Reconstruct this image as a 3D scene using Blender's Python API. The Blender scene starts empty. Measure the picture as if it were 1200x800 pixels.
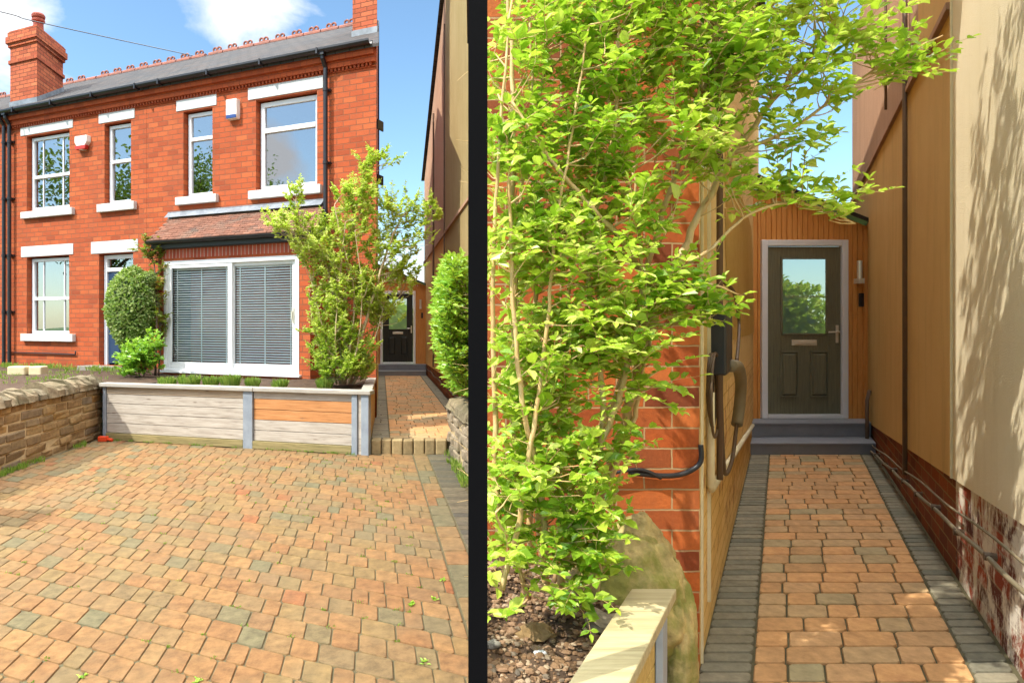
import bpy, math, random
from mathutils import Vector, Matrix, noise
R = math.radians
rnd = random.Random(7)
sc = bpy.context.scene
col = sc.collection
PX, HY, F, EYE = 500.0, 380.0, 800.0, 1.6

def W(px, py, Z):
    return Vector(((px - PX) / F * Z, Z, EYE - (py - HY) / F * Z))

# ------------------------------------------------------------------ materials
def lin(c):
    if isinstance(c, str):
        c = [int(c[i:i + 2], 16) / 255 for i in (0, 2, 4)]
        c = [x / 12.92 if x <= .04045 else ((x + .055) / 1.055) ** 2.4 for x in c]
    return (c[0], c[1], c[2], 1)

class NT:
    def __init__(s, name):
        s.m = bpy.data.materials.new(name); s.m.use_nodes = True
        s.t = s.m.node_tree; s.N = s.t.nodes; s.L = s.t.links
        s.b = s.N['Principled BSDF']; s.out = s.N['Material Output']
    def n(s, typ, **kw):
        o = s.N.new(typ)
        for k, v in kw.items():
            if k.startswith('i_'):
                o.inputs[k[2:].replace('_', ' ')].default_value = v
            else:
                setattr(o, k, v)
        return o
    def l(s, a, b): s.L.new(a, b)
    def ramp(s, fac, stops, mode='LINEAR'):
        r = s.n('ShaderNodeValToRGB'); r.color_ramp.interpolation = mode
        e = r.color_ramp.elements
        while len(e) < len(stops): e.new(.5)
        for k, (p, c) in enumerate(stops):
            e[k].position = p; e[k].color = lin(c) if not isinstance(c, (int, float)) else (c, c, c, 1)
        if fac is not None: s.l(fac, r.inputs[0])
        return r.outputs[0]
    def noise(s, vec, scale, detail=5, rough=.6, dist=0):
        o = s.n('ShaderNodeTexNoise'); o.inputs['Scale'].default_value = scale
        o.inputs['Detail'].default_value = detail; o.inputs['Roughness'].default_value = rough
        o.inputs['Distortion'].default_value = dist
        if vec is not None: s.l(vec, o.inputs['Vector'])
        return o.outputs['Fac']
    def mix(s, fac, a, b, mode='MIX'):
        o = s.n('ShaderNodeMix', data_type='RGBA', blend_type=mode)
        for v, k in ((fac, 0), (a, 6), (b, 7)):
            if isinstance(v, (int, float)): o.inputs[k].default_value = v
            elif isinstance(v, (tuple, list, str)): o.inputs[k].default_value = lin(v)
            else: s.l(v, o.inputs[k])
        return o.outputs[2]
    def math(s, op, a, b=0.0, clamp=False):
        o = s.n('ShaderNodeMath', operation=op, use_clamp=clamp)
        for v, k in ((a, 0), (b, 1)):
            if isinstance(v, (int, float)): o.inputs[k].default_value = v
            else: s.l(v, o.inputs[k])
        return o.outputs[0]
    def bump(s, h, strength=.4, dist=.01, nrm=None):
        o = s.n('ShaderNodeBump'); o.inputs['Strength'].default_value = strength; o.inputs['Distance'].default_value = dist
        s.l(h, o.inputs['Height'])
        if nrm is not None: s.l(nrm, o.inputs['Normal'])
        s.l(o.outputs[0], s.b.inputs['Normal']); return o.outputs[0]
    def obj(s): return s.n('ShaderNodeTexCoord').outputs['Object']
    def uv(s): return s.n('ShaderNodeUVMap', uv_map='UVMap').outputs[0]
    def mapping(s, v, scale=(1, 1, 1), loc=(0, 0, 0)):
        o = s.n('ShaderNodeMapping'); o.inputs['Scale'].default_value = scale; o.inputs['Location'].default_value = loc
        s.l(v, o.inputs['Vector']); return o.outputs[0]

M = {}
def plain(name, c1, c2=None, scale=6, rough=.7, bump=.0, bscale=80, metal=0, spec=.5):
    m = NT(name); v = m.obj()
    if c2:
        f = m.ramp(m.noise(v, scale, 7, .65), [(.3, 0.0), (.7, 1.0)])
        m.l(m.mix(f, c1, c2), m.b.inputs['Base Color'])
    else: m.b.inputs['Base Color'].default_value = lin(c1)
    m.b.inputs['Roughness'].default_value = rough; m.b.inputs['Metallic'].default_value = metal
    m.b.inputs['Specular IOR Level'].default_value = spec
    if bump: m.bump(m.noise(v, bscale, 6, .7), bump, .01)
    M[name] = m.m; return m

def brick(name, bw, bh, cols, mortar, msize=.008, dirt=.25, bump=.6, soldier=False, wear=None):
    m = NT(name); v = m.uv()
    wob = m.noise(m.mapping(v, (9, 9, 9)), 1, 2)
    w2 = m.n('ShaderNodeVectorMath', operation='SCALE'); m.l(v, w2.inputs[0]); w2.inputs['Scale'].default_value = 1
    cm = m.n('ShaderNodeCombineXYZ'); m.l(m.math('MULTIPLY', m.math('SUBTRACT', wob, .5), .012), cm.inputs[0])
    m.l(m.math('MULTIPLY', m.math('SUBTRACT', m.noise(m.mapping(v, (11, 7, 9), (3, 1, 0)), 1, 2), .5), .010), cm.inputs[1])
    ad = m.n('ShaderNodeVectorMath', operation='ADD'); m.l(w2.outputs[0], ad.inputs[0]); m.l(cm.outputs[0], ad.inputs[1])
    b = m.n('ShaderNodeTexBrick', offset=0.0 if soldier else .5)
    b.inputs['Color1'].default_value = (0, 0, 0, 1); b.inputs['Color2'].default_value = (1, 1, 1, 1)
    b.inputs['Mortar'].default_value = (0.5, .5, .5, 1); b.inputs['Scale'].default_value = 1
    b.inputs['Mortar Size'].default_value = msize; b.inputs['Mortar Smooth'].default_value = .25
    b.inputs['Brick Width'].default_value = bw; b.inputs['Row Height'].default_value = bh
    m.l(ad.outputs[0], b.inputs['Vector'])
    sep = m.n('ShaderNodeSeparateColor'); m.l(b.outputs['Color'], sep.inputs[0])
    st = [(i / (len(cols) - 1), c) for i, c in enumerate(cols)]
    c = m.ramp(sep.outputs[0], st)
    n1 = m.noise(m.mapping(v, (1, 1, 1)), 60, 6, .7)
    c = m.mix(.55, c, m.mix(m.ramp(n1, [(.3, 0.0), (.75, 1.0)]), (.35, .35, .35), (.62, .62, .62)), 'OVERLAY')
    if dirt:
        n2 = m.ramp(m.noise(m.mapping(v, (1.6, .8, 1)), 1.3, 9, .75), [(.45, 0.0), (.72, 1.0)])
        c = m.mix(m.math('MULTIPLY', n2, dirt), c, (.11, .055, .035))
    if wear:
        wc, lo, hi, sc_ = wear
        n3 = m.ramp(m.noise(m.mapping(v, (1, .55, 1)), sc_, 9, .75, .3), [(lo, 0.0), (hi, 1.0)])
        c = m.mix(n3, c, wc)
        mort = m.mix(n3, mortar, wc)
    else: mort = mortar
    c = m.mix(b.outputs['Fac'], c, mort)
    m.l(c, m.b.inputs['Base Color']); m.b.inputs['Roughness'].default_value = .85
    m.b.inputs['Specular IOR Level'].default_value = .25
    h = m.math('SUBTRACT', m.math('MULTIPLY', n1, .25), b.outputs['Fac'])
    h = m.math('ADD', h, m.math('MULTIPLY', sep.outputs[0], .2))
    m.bump(h, bump, .012)
    M[name] = m.m

def tinted(name, stops, mode='LINEAR', rough=.8, mott=.35, mscale=25, bump=.35, bscale=120, stain=None):
    m = NT(name); v = m.obj()
    a = m.n('ShaderNodeAttribute', attribute_name='tint')
    c = m.ramp(a.outputs['Fac'], stops, mode)
    n1 = m.noise(v, mscale, 8, .7)
    c = m.mix(mott, c, m.mix(m.ramp(n1, [(.3, 0.0), (.7, 1.0)]), (.2, .2, .2), (.72, .72, .72)), 'OVERLAY')
    if stain:
        n2 = m.ramp(m.noise(v, stain[2], 6, .6), [(stain[3], 0.0), (stain[4], 1.0)])
        c = m.mix(m.math('MULTIPLY', n2, stain[1]), c, stain[0])
    m.l(c, m.b.inputs['Base Color']); m.b.inputs['Roughness'].default_value = rough
    m.b.inputs['Specular IOR Level'].default_value = .3
    if bump: m.bump(m.noise(v, bscale, 6, .7), bump, .006)
    M[name] = m.m

def leafmat(name, stops, trans=.35, rough=.42):
    m = NT(name)
    a = m.n('ShaderNodeAttribute', attribute_name='tint')
    c = m.ramp(a.outputs['Fac'], stops)
    m.l(c, m.b.inputs['Base Color']); m.b.inputs['Roughness'].default_value = rough
    m.b.inputs['Specular IOR Level'].default_value = .45
    tr = m.n('ShaderNodeBsdfTranslucent')
    m.l(m.mix(.5, c, (.45, .70, .04)), tr.inputs[0])
    mx = m.n('ShaderNodeMixShader'); mx.inputs[0].default_value = trans
    m.l(m.b.outputs[0], mx.inputs[1]); m.l(tr.outputs[0], mx.inputs[2]); m.l(mx.outputs[0], m.out.inputs[0])
    M[name] = m.m

def glassmat(name, tint=(.9, .95, .95), base=.06, ior=1.9):
    m = NT(name)
    t = m.n('ShaderNodeBsdfTransparent'); t.inputs[0].default_value = (*tint, 1)
    g = m.n('ShaderNodeBsdfGlossy'); g.inputs['Roughness'].default_value = .01; g.inputs[0].default_value = (.95, .97, 1, 1)
    fr = m.n('ShaderNodeFresnel'); fr.inputs[0].default_value = ior
    n_ = m.n('ShaderNodeBump'); n_.inputs['Strength'].default_value = .3; n_.inputs['Distance'].default_value = .01
    m.l(m.noise(m.obj(), .9, 0), n_.inputs['Height']); m.l(n_.outputs[0], g.inputs['Normal'])
    mx = m.n('ShaderNodeMixShader'); m.l(m.math('ADD', fr.outputs[0], base, True), mx.inputs[0])
    m.l(t.outputs[0], mx.inputs[1]); m.l(g.outputs[0], mx.inputs[2]); m.l(mx.outputs[0], m.out.inputs[0])
    M[name] = m.m

RED = ['994727', 'a9502c', 'b45830', 'ac512d', 'bb6136', 'a54e2a']
brick('brick_red', .235, .0905, RED, '8a543a', .0075, .32, .9)
brick('brick_near', .228, .084, ['7a3c24', 'b0582a', 'c06a34', '8c4828', 'bc642f', 'a05028'], 'b09068', .004, .55, .8)
brick('brick_soldier', .075, .24, ['b0523a', 'c26048', 'a84a34'], 'c0a090', .008, .1, soldier=True)
brick('brick_frieze', .12, .10, ['a84c28', 'b4542c', '9c4424'], '80402c', .004, .3)
brick('brick_chimney', .25, .085, ['b4583a', 'c06640', 'a04c30', 'c87048'], '70402c', .008, .3)
brick('brick_base', .23, .085, ['7a3c20', '9c5228', '6a3520', '8c4a2a'], '8a7048', .006, .5)
brick('brick_flaking', .23, .085, ['8a3a22', 'a84a2c', '6a3024', '55302a'], '8a7058', .006, .5, wear=('d8d0c0', .46, .54, 5))
brick('brick_ochre', .23, .085, ['e2c078', 'e6c682', 'dcb870', 'e4c47c'], 'c8a258', .006, .12, .6, wear=('9a6838', .56, .61, 6))
brick('slate', .26, .16, ['383a3c', '444444', '4c4844', '3e3e3e'], '1c1c1c', .007, .3, .9)
brick('clay_tile', .19, .085, ['8a4c36', 'a05c42', '7a4634', '966050', 'a86a50'], '4a2c22', .004, .3, .8)
plain('lintel', 'c8cac8', 'b8bab6', 3, .6, .15, 60)
plain('upvc', 'eceeee', 'e2e4e4', 2, .35)
plain('frame_grey', 'e4e6ea', 'd8dce0', 2, .4)
plain('sill_paint', 'cfd0cc', 'b8b8b0', 4, .6, .15, 50)
plain('black_plastic', '1a1a1c', '26262a', 4, .4)
plain('post_black', '060608', None, 4, .9, spec=.1)
plain('lead', '8c9298', '60666c', 5, .5, .3, 30)
plain('terracotta', 'a04a34', '803828', 9, .8, .3, 60)
plain('ridge_clay', '9c5a44', '705048', 9, .85, .3, 60)
plain('curtain', 'c4ccc8', 'aab4b0', 3, .9)
plain('dark_room', '1c1e1e', '121314', 3, .95)
plain('blind', 'f2f2f0', None, 3, .5)
plain('navy', '1e3350', '223a58', 3, .35)
plain('alarm_white', 'e8e6dc', None, 3, .5)
plain('alarm_red', 'b03024', None, 3, .4)
plain('alarm_blue', '20407c', None, 3, .4)
plain('galv', '9ca6ae', '848e98', 6, .5, .1, 40, .3)
plain('soil', '54402c', '3a2a1c', 12, .95, .9, 40)
plain('bedding', '4c4830', '5c5438', 6, .95, .5, 60)
plain('concrete', '8f8a7e', '6f6a60', 4, .9, .3, 60)
plain('asphalt', '4c4c4c', '3e3e3e', 3, .9, .4, 200)
plain('grass_ground', '4a6428', '3c5420', .6, .95, .4, 30)
plain('steel', 'dcd8c8', None, 3, .3, metal=.35)
plain('step_tile', '74787e', '82868c', 5, .45, .1, 40)
plain('step_nose', '8c9096', '80848a', 5, .5)
plain('cable_dark', '5c4830', '4a3a28', 5, .6)
plain('cable_grey', '7c7058', '686048', 5, .6)
plain('pipe_brown', '6a5440', '584634', 5, .6)
plain('trim_white', 'd8cca8', 'c4b890', 5, .6)
plain('red_plastic', 'c8401c', None, 3, .4)
plain('plaster_white', 'cdbf9a', 'bcae88', 3, .85, .3, 60)

def render_wall(name, c1, c2, c3, bscale=140):
    m = NT(name); v = m.obj()
    a = m.ramp(m.noise(v, .9, 8, .65), [(.3, c1), (.7, c2)])
    s = m.ramp(m.noise(m.mapping(v, (3, 3, .35)), 2.2, 7, .7), [(.5, 0.0), (.8, 1.0)])
    c = m.mix(m.math('MULTIPLY', s, .5), a, c3)
    g = m.noise(v, 110, 4, .8)
    c = m.mix(.5, c, m.mix(g, (.3, .3, .3), (.7, .7, .7)), 'OVERLAY')
    m.l(c, m.b.inputs['Base Color']); m.b.inputs['Roughness'].default_value = .9
    m.b.inputs['Specular IOR Level'].default_value = .15
    m.bump(m.noise(v, bscale, 5, .75), 1.0, .012); M[name] = m.m
render_wall('render_ochre', 'dcb878', 'd0a868', 'a4844c')
render_wall('render_cream', 'ecdfbe', 'e2d4b0', 'd0c094')  # paler copy of the ochre render, sunlight put into its colour
render_wall('render_mauve', 'b89478', 'aa866c', '8a6a54')
render_wall('render_khaki', 'a89468', '9a8658', '786840')
render_wall('ochre_side', 'e6c684', 'dcba74', 'c49c54')

def wood(name, stops, ring=14, rough=.7, knots=True, grain=(1, 14, 14)):
    m = NT(name); v = m.obj()
    a = m.n('ShaderNodeAttribute', attribute_name='tint')
    off = m.n('ShaderNodeVectorMath', operation='ADD'); m.l(v, off.inputs[0])
    cx = m.n('ShaderNodeCombineXYZ'); m.l(m.math('MULTIPLY', a.outputs['Fac'], 37), cx.inputs[0]); m.l(cx.outputs[0], off.inputs[1])
    g = m.noise(m.mapping(off.outputs[0], grain), 3, 8, .7, .6)
    c = m.ramp(g, stops)
    if knots:
        vo = m.n('ShaderNodeTexVoronoi'); vo.inputs['Scale'].default_value = 1
        m.l(m.mapping(off.outputs[0], (2.6, 9, 9)), vo.inputs['Vector'])
        k = m.ramp(vo.outputs['Distance'], [(.03, 1.0), (.12, 0.0)])
        c = m.mix(m.math('MULTIPLY', k, .75), c, (.12, .08, .05))
    m.l(c, m.b.inputs['Base Color']); m.b.inputs['Roughness'].default_value = rough
    m.bump(g, .35, .006); M[name] = m.m
wood('wood_grey', [(.3, '807668'), (.45, 'a39a8c'), (.6, 'b4ac9e'), (.75, 'bcb6aa')])
wood('wood_tan', [(.3, '96836a'), (.5, 'ac9a80'), (.7, 'bcae96')])
wood('wood_orange', [(.3, '946236'), (.5, 'b47c48'), (.7, 'c08c5a')])
wood('wood_mossy', [(.3, '5c5834'), (.5, '84784c'), (.7, '9c8c60')])
wood('wood_cap', [(.3, '847e72'), (.5, '9c968a'), (.7, 'b0aa9e')], knots=False)
wood('wood_ochre', [(.3, '9c8442'), (.5, 'b89c58'), (.7, 'c8ac6c')], knots=False)
wood('wood_near', [(.3, '8c7f5c'), (.5, 'a89a72'), (.7, 'b8ac86')], knots=False)
wood('clad', [(.3, 'c4813c'), (.5, 'd49248'), (.7, 'dc9e54')], knots=False, grain=(14, 14, 1))
wood('door_grey', [(.3, '5c5e4c'), (.5, '6c6c58'), (.7, '7a7a62')], rough=.45, knots=False, grain=(22, 22, 1.2))
wood('door_black', [(.3, '1c2220'), (.5, '242a28'), (.7, '2c3230')], rough=.4, knots=False, grain=(22, 22, 1.2))
wood('bark', [(.3, '988460'), (.5, 'b4a07c'), (.7, 'c8b898')], knots=False, grain=(6, 6, 2))
wood('bark_golden', [(.3, 'b08c54'), (.5, 'c8a670'), (.7, 'dcc294')], knots=False, grain=(8, 8, 3))
wood('bark_dark', [(.3, '3c3022'), (.5, '4c3e2c'), (.7, '5c4c38')], knots=False, grain=(6, 6, 2))

PAVE = [(0, '765b3c'), (.14, '81613c'), (.3, '7a5937'), (.44, '85663f'), (.56, '6f5d3f'), (.68, '7b643d'), (.78, '6a5e41'), (.88, '645e43'), (.95, '5c5a43'), (1, '7f5332')]
tinted('paver', PAVE, 'LINEAR', .85, .75, 14, .5, 140, stain=('6f6448', .55, 1.3, .45, .72))
tinted('paver_warm', [(0, 'c08e5c'), (.25, 'c89864'), (.5, 'b48a5c'), (.7, 'ba9468'), (.85, 'a89068'), (1, '9c906c')], 'LINEAR', .8, .5, 18, .4, 140, stain=('6f5a3c', .3, 1.5, .5, .75))
tinted('paver_grey', [(0, '746e5a'), (.5, '88806a'), (1, '686656')], 'LINEAR', .85, .5, 18, .4, 140)
tinted('paver_dark', [(0, '524c3c'), (.5, '645c48'), (1, '48463c')], 'LINEAR', .85, .5, 18, .4, 140)
tinted('paver_buff', [(0, '94805a'), (.5, 'a89268'), (1, '857250')], 'LINEAR', .85, .5, 18, .4, 140)
tinted('stone_brown', [(0, '705c3e'), (.3, '886e49'), (.6, '957b50'), (.8, '756752'), (1, '9a7945')], 'LINEAR', .9, .7, 14, .9, 45, stain=('4c4230', .5, 3, .5, .7))
tinted('stone_cope', [(0, '7c7058'), (.5, '948468'), (1, '6c6450')], 'LINEAR', .95, .8, 16, 1.0, 35, stain=('4c4a30', .6, 5, .45, .65))
tinted('stone_grey', [(0, '8a7c66'), (.5, 'a09078'), (1, '766c5a')], 'LINEAR', .9, .7, 14, .9, 45, stain=('5c5c3c', .4, 4, .5, .7))
tinted('rock_moss', [(0, 'b09c68'), (1, 'bca870')], 'LINEAR', .95, .8, 16, 1.0, 40, stain=('747a30', .75, 7, .45, .6))
tinted('pebble', [(0, '4c3824'), (.3, '7c6044'), (.5, '94785c'), (.7, '64482e'), (.9, 'a89478'), (1, '4c443a')], 'LINEAR', .8, .5, 60, .4, 120)
plain('mortar', 'c4ae84', 'a08c66', 8, .95, .6, 60)
leafmat('leaf_shrub', [(0, (.10, .24, .015)), (.35, (.30, .50, .035)), (.7, (.50, .64, .06)), (1, (.70, .76, .18))], .48, .33)
leafmat('leaf_tree', [(0, (.18, .30, .03)), (.4, (.42, .54, .06)), (.8, (.58, .66, .12)), (1, (.72, .74, .25))], .5, .5)
leafmat('leaf_topiary', [(0, (.08, .17, .03)), (.5, (.25, .36, .08)), (1, (.52, .58, .25))], .3, .5)
leafmat('leaf_hedge', [(0, (.07, .22, .015)), (.5, (.22, .44, .03)), (1, (.42, .62, .08))], .35, .35)
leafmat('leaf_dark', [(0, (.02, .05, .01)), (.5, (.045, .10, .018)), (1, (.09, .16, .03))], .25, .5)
leafmat('grass_blade', [(0, (.08, .17, .02)), (.5, (.18, .30, .04)), (1, (.33, .42, .08))], .3, .6)
leafmat('leaf_rust', [(0, (.30, .10, .02)), (.5, (.2, .22, .03)), (1, (.22, .32, .04))], .3, .5)
glassmat('glass', (.5, .56, .58), .27, 1.7)
glassmat('glass_clear', (.95, .98, .96), .0, 1.3)
glassmat('glass_door', (.9, .95, .92), .0, 1.45)
_m = M['glass_door']; _t = _m.node_tree; _o = _t.nodes['Material Output']; _s = _o.inputs[0].links[0].from_socket
_tr = _t.nodes.new('ShaderNodeBsdfTranslucent'); _tr.inputs[0].default_value = (.72, .86, .62, 1)
_mx = _t.nodes.new('ShaderNodeMixShader'); _mx.inputs[0].default_value = .55
_t.links.new(_s, _mx.inputs[1]); _t.links.new(_tr.outputs[0], _mx.inputs[2]); _t.links.new(_mx.outputs[0], _o.inputs[0])
plain('door_backing', 'c0ccb4', '8fae74', 5, .7)

# ------------------------------------------------------------------ mesh builder
class MB:
    def __init__(s): s.v = []; s.f = []; s.t = []
    def add(s, vs, fs, tint=.5):
        o = len(s.v); s.v += [tuple(p) for p in vs]
        s.f += [tuple(i + o for i in f) for f in fs]; s.t += [tint] * len(fs)
    def prism(s, pts, z0, z1, tint=.5, top=None):
        n = len(pts); t = top or pts
        vs = [(p[0], p[1], z0) for p in pts] + [(p[0], p[1], z1) for p in t]
        fs = [tuple(range(n))[::-1], tuple(range(n, 2 * n))] + [(i, (i + 1) % n, n + (i + 1) % n, n + i) for i in range(n)]
        s.add(vs, fs, tint)
    def box(s, x0, x1, y0, y1, z0, z1, tint=.5):
        if x0 > x1: x0, x1 = x1, x0
        if y0 > y1: y0, y1 = y1, y0
        if z0 > z1: z0, z1 = z1, z0
        s.prism([(x0, y0), (x1, y0), (x1, y1), (x0, y1)], z0, z1, tint)
    def obox(s, c, ax, ay, az, tint=.5):
        c = Vector(c); vs = []
        for k in (-1, 1):
            for a, b in ((-1, -1), (1, -1), (1, 1), (-1, 1)): vs.append(c + ax * a + ay * b + az * k)
        s.add(vs, [(3, 2, 1, 0), (4, 5, 6, 7), (0, 1, 5, 4), (1, 2, 6, 5), (2, 3, 7, 6), (3, 0, 4, 7)], tint)
    def tube(s, pts, r, n=8, tint=.5, cap=True):
        pts = [Vector(p) for p in pts]; m = len(pts)
        rs = r if isinstance(r, (list, tuple)) else [r] * m
        vs = []; prev = None
        for i, p in enumerate(pts):
            d = (pts[min(i + 1, m - 1)] - pts[max(i - 1, 0)])
            if d.length < 1e-9: d = Vector((0, 0, 1))
            d.normalize()
            if prev is None:
                a = d.orthogonal().normalized()
            else:
                a = prev - d * prev.dot(d)
                a = a.normalized() if a.length > 1e-6 else d.orthogonal().normalized()
            prev = a; b = d.cross(a)
            for k in range(n):
                t = 2 * math.pi * k / n
                vs.append(p + (a * math.cos(t) + b * math.sin(t)) * rs[i])
        fs = [(i * n + k, i * n + (k + 1) % n, (i + 1) * n + (k + 1) % n, (i + 1) * n + k) for i in range(m - 1) for k in range(n)]
        if cap: fs += [tuple(range(n))[::-1], tuple(range((m - 1) * n, m * n))]
        s.add(vs, fs, tint)
    def lathe(s, c, prof, n=20, tint=.5):
        vs = []
        for (r, z) in prof:
            for k in range(n):
                t = 2 * math.pi * k / n; vs.append((c[0] + r * math.cos(t), c[1] + r * math.sin(t), c[2] + z))
        m = len(prof)
        fs = [(i * n + k, i * n + (k + 1) % n, (i + 1) * n + (k + 1) % n, (i + 1) * n + k) for i in range(m - 1) for k in range(n)]
        fs += [tuple(range(n))[::-1], tuple(range((m - 1) * n, m * n))]
        s.add(vs, fs, tint)
    def blob(s, c, rx, ry, rz, seed=0, amp=.2, fr=1.6, nu=16, nv=10, tint=.5):
        vs = []; c = Vector(c)
        for j in range(nv + 1):
            ph = math.pi * j / nv
            for i in range(nu):
                th = 2 * math.pi * i / nu
                d = Vector((math.sin(ph) * math.cos(th), math.sin(ph) * math.sin(th), math.cos(ph)))
                k = 1 + amp * noise.fractal(d * fr + Vector((seed * 3.1, seed, 0)), .75 if nu > 30 else 1, 2.1, 8 if nu > 30 else 4)
                vs.append(c + Vector((d.x * rx, d.y * ry, d.z * rz)) * k)
        fs = [(j * nu + i, j * nu + (i + 1) % nu, (j + 1) * nu + (i + 1) % nu, (j + 1) * nu + i) for j in range(nv) for i in range(nu)]
        s.add(vs, fs, tint)
    def leaf(s, b, d, up, L, w, tint, fold=.25):
        side = d.cross(up)
        if side.length < 1e-5: side = d.orthogonal()
        side.normalize(); nrm = side.cross(d).normalized()
        e = nrm * (w * fold); droop = nrm * (-L * .12)
        s.add([b, b + d * L * .3 + side * w * .85 + e, b + d * L * .68 + side * w * .75 + e, b + d * L + droop,
               b + d * L * .68 - side * w * .75 + e, b + d * L * .3 - side * w * .85 + e],
              [(0, 3, 2, 1), (0, 5, 4, 3)], tint)
    def build(s, name, mat, parent=None, bevel=0, smooth=False, seg=2, fixn=False):
        me = bpy.data.meshes.new(name); me.from_pydata(s.v, [], s.f)
        uvl = me.uv_layers.new(name='UVMap')
        at = me.attributes.new('tint', 'FLOAT', 'FACE')
        at.data.foreach_set('value', s.t)
        me.update()
        co = s.v; data = [0.0] * (2 * len(me.loops)); k = 0
        for p in me.polygons:
            n = p.normal; ax, ay, az = abs(n.x), abs(n.y), abs(n.z)
            for vi in p.vertices:
                x, y, z = co[vi]
                if az > .5 and az >= max(ax, ay) * .8: u, v_ = x, y
                elif ax > ay * 1.05: u, v_ = y + .11, z
                else: u, v_ = x, z
                data[k] = u; data[k + 1] = v_; k += 2
        uvl.data.foreach_set('uv', data)
        if smooth: me.polygons.foreach_set('use_smooth', [True] * len(me.polygons))
        o = bpy.data.objects.new(name, me); col.objects.link(o)
        me.materials.append(M[mat] if isinstance(mat, str) else mat)
        if parent is not None: o.parent = parent
        if bevel:
            b = o.modifiers.new('Bevel', 'BEVEL'); b.width = bevel; b.segments = seg; b.limit_method = 'ANGLE'; b.angle_limit = R(40)
        return o

def bez(P, n=24):
    out = []
    P = [Vector(p) for p in P]
    for s in range(len(P) - 1):
        p0 = P[max(s - 1, 0)]; p1 = P[s]; p2 = P[s + 1]; p3 = P[min(s + 2, len(P) - 1)]
        for i in range(n // 3):
            t = i / (n // 3)
            out.append(.5 * ((2 * p1) + (p2 - p0) * t + (2 * p0 - 5 * p1 + 4 * p2 - p3) * t * t + (3 * p1 - p0 - 3 * p2 + p3) * t ** 3))
    out.append(P[-1]); return out

def tag(o, label=None, cat=None, group=None, kind=None):
    if label: o['label'] = label
    if cat: o['category'] = cat
    if group: o['group'] = group
    if kind: o['kind'] = kind
    return o
def empty(name, loc, rz=0, **k):
    o = bpy.data.objects.new(name, None); o.location = loc; o.rotation_euler = (0, 0, rz); o.empty_display_size = .2
    col.objects.link(o); tag(o, **k); return o
def struct(o): o['kind'] = 'structure'; return o
def copy_tree(o, parent=None):
    c = o.copy(); col.objects.link(c)
    if parent is not None: c.parent = parent
    for ch in list(o.children): copy_tree(ch, c)
    return c

# ------------------------------------------------------------------ key lines of the place
C = Vector((-.774, 10.5, 0))                     # front right corner of the brick terrace
E = Vector((.9127, -.4087, 0)); INW = Vector((.4087, .9127, 0)); ROT = math.atan2(E.y, E.x)
SK = .532                                        # party walls run askew: x shift per metre of depth
def fu(px, d=0.0):
    k = (px - PX) / F; c = C + INW * d
    return (k * c.y - c.x) / (E.x - k * E.y)
def fz(px, py, d=0.0):
    u = fu(px, d); Z = (C + INW * d + E * u).y
    return EYE - (py - HY) / F * Z
PATH_Z = .17                                     # front passage level
LWALL = lambda Z: -.0685 * (Z - 10.5) - .774     # passage sides, front view
RWALL = lambda Z: 1.304 - .0675 * Z
ZR = .2                                          # side passage level
SL = lambda Z: 1.12 + .52 * (Z - 2.8)            # side passage, left wall
SR = lambda Z: .904 + .534 * Z                   # side passage, right wall

# ------------------------------------------------------------------ walls with openings
def hole_wall(mb, u0, u1, z0, z1, holes, y=0, reveal=.14):
    xs = sorted({u0, u1, *[h[0] for h in holes], *[h[1] for h in holes]})
    zs = sorted({z0, z1, *[h[2] for h in holes], *[h[3] for h in holes]})
    for i in range(len(xs) - 1):
        for j in range(len(zs) - 1):
            cx = (xs[i] + xs[i + 1]) / 2; cz = (zs[j] + zs[j + 1]) / 2
            if any(h[0] < cx < h[1] and h[2] < cz < h[3] for h in holes): continue
            mb.add([(xs[i], y, zs[j]), (xs[i + 1], y, zs[j]), (xs[i + 1], y, zs[j + 1]), (xs[i], y, zs[j + 1])], [(0, 1, 2, 3)])
    for a, b, c, d in holes:
        q = y + reveal
        mb.add([(a, y, c), (a, q, c), (a, q, d), (a, y, d)], [(0, 1, 2, 3)])
        mb.add([(b, y, c), (b, y, d), (b, q, d), (b, q, c)], [(0, 1, 2, 3)])
        mb.add([(a, y, d), (a, q, d), (b, q, d), (b, y, d)], [(0, 1, 2, 3)])
        mb.add([(a, y, c), (b, y, c), (b, q, c), (a, q, c)], [(0, 1, 2, 3)])

def recess(parent, a, b, c, d, y, depth=.9, mat='dark_room'):
    m = MB()
    y1 = y + depth
    m.add([(a, y, c), (a, y1, c), (a, y1, d), (a, y, d)], [(0, 1, 2, 3)])
    m.add([(b, y, c), (b, y, d), (b, y1, d), (b, y1, c)], [(0, 1, 2, 3)])
    m.add([(a, y, d), (a, y1, d), (b, y1, d), (b, y, d)], [(0, 1, 2, 3)])
    m.add([(a, y, c), (b, y, c), (b, y1, c), (a, y1, c)], [(0, 1, 2, 3)])
    m.add([(a, y1, c), (b, y1, c), (b, y1, d), (a, y1, d)], [(0, 1, 2, 3)])
    return m.build('interior', mat, parent)

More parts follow.
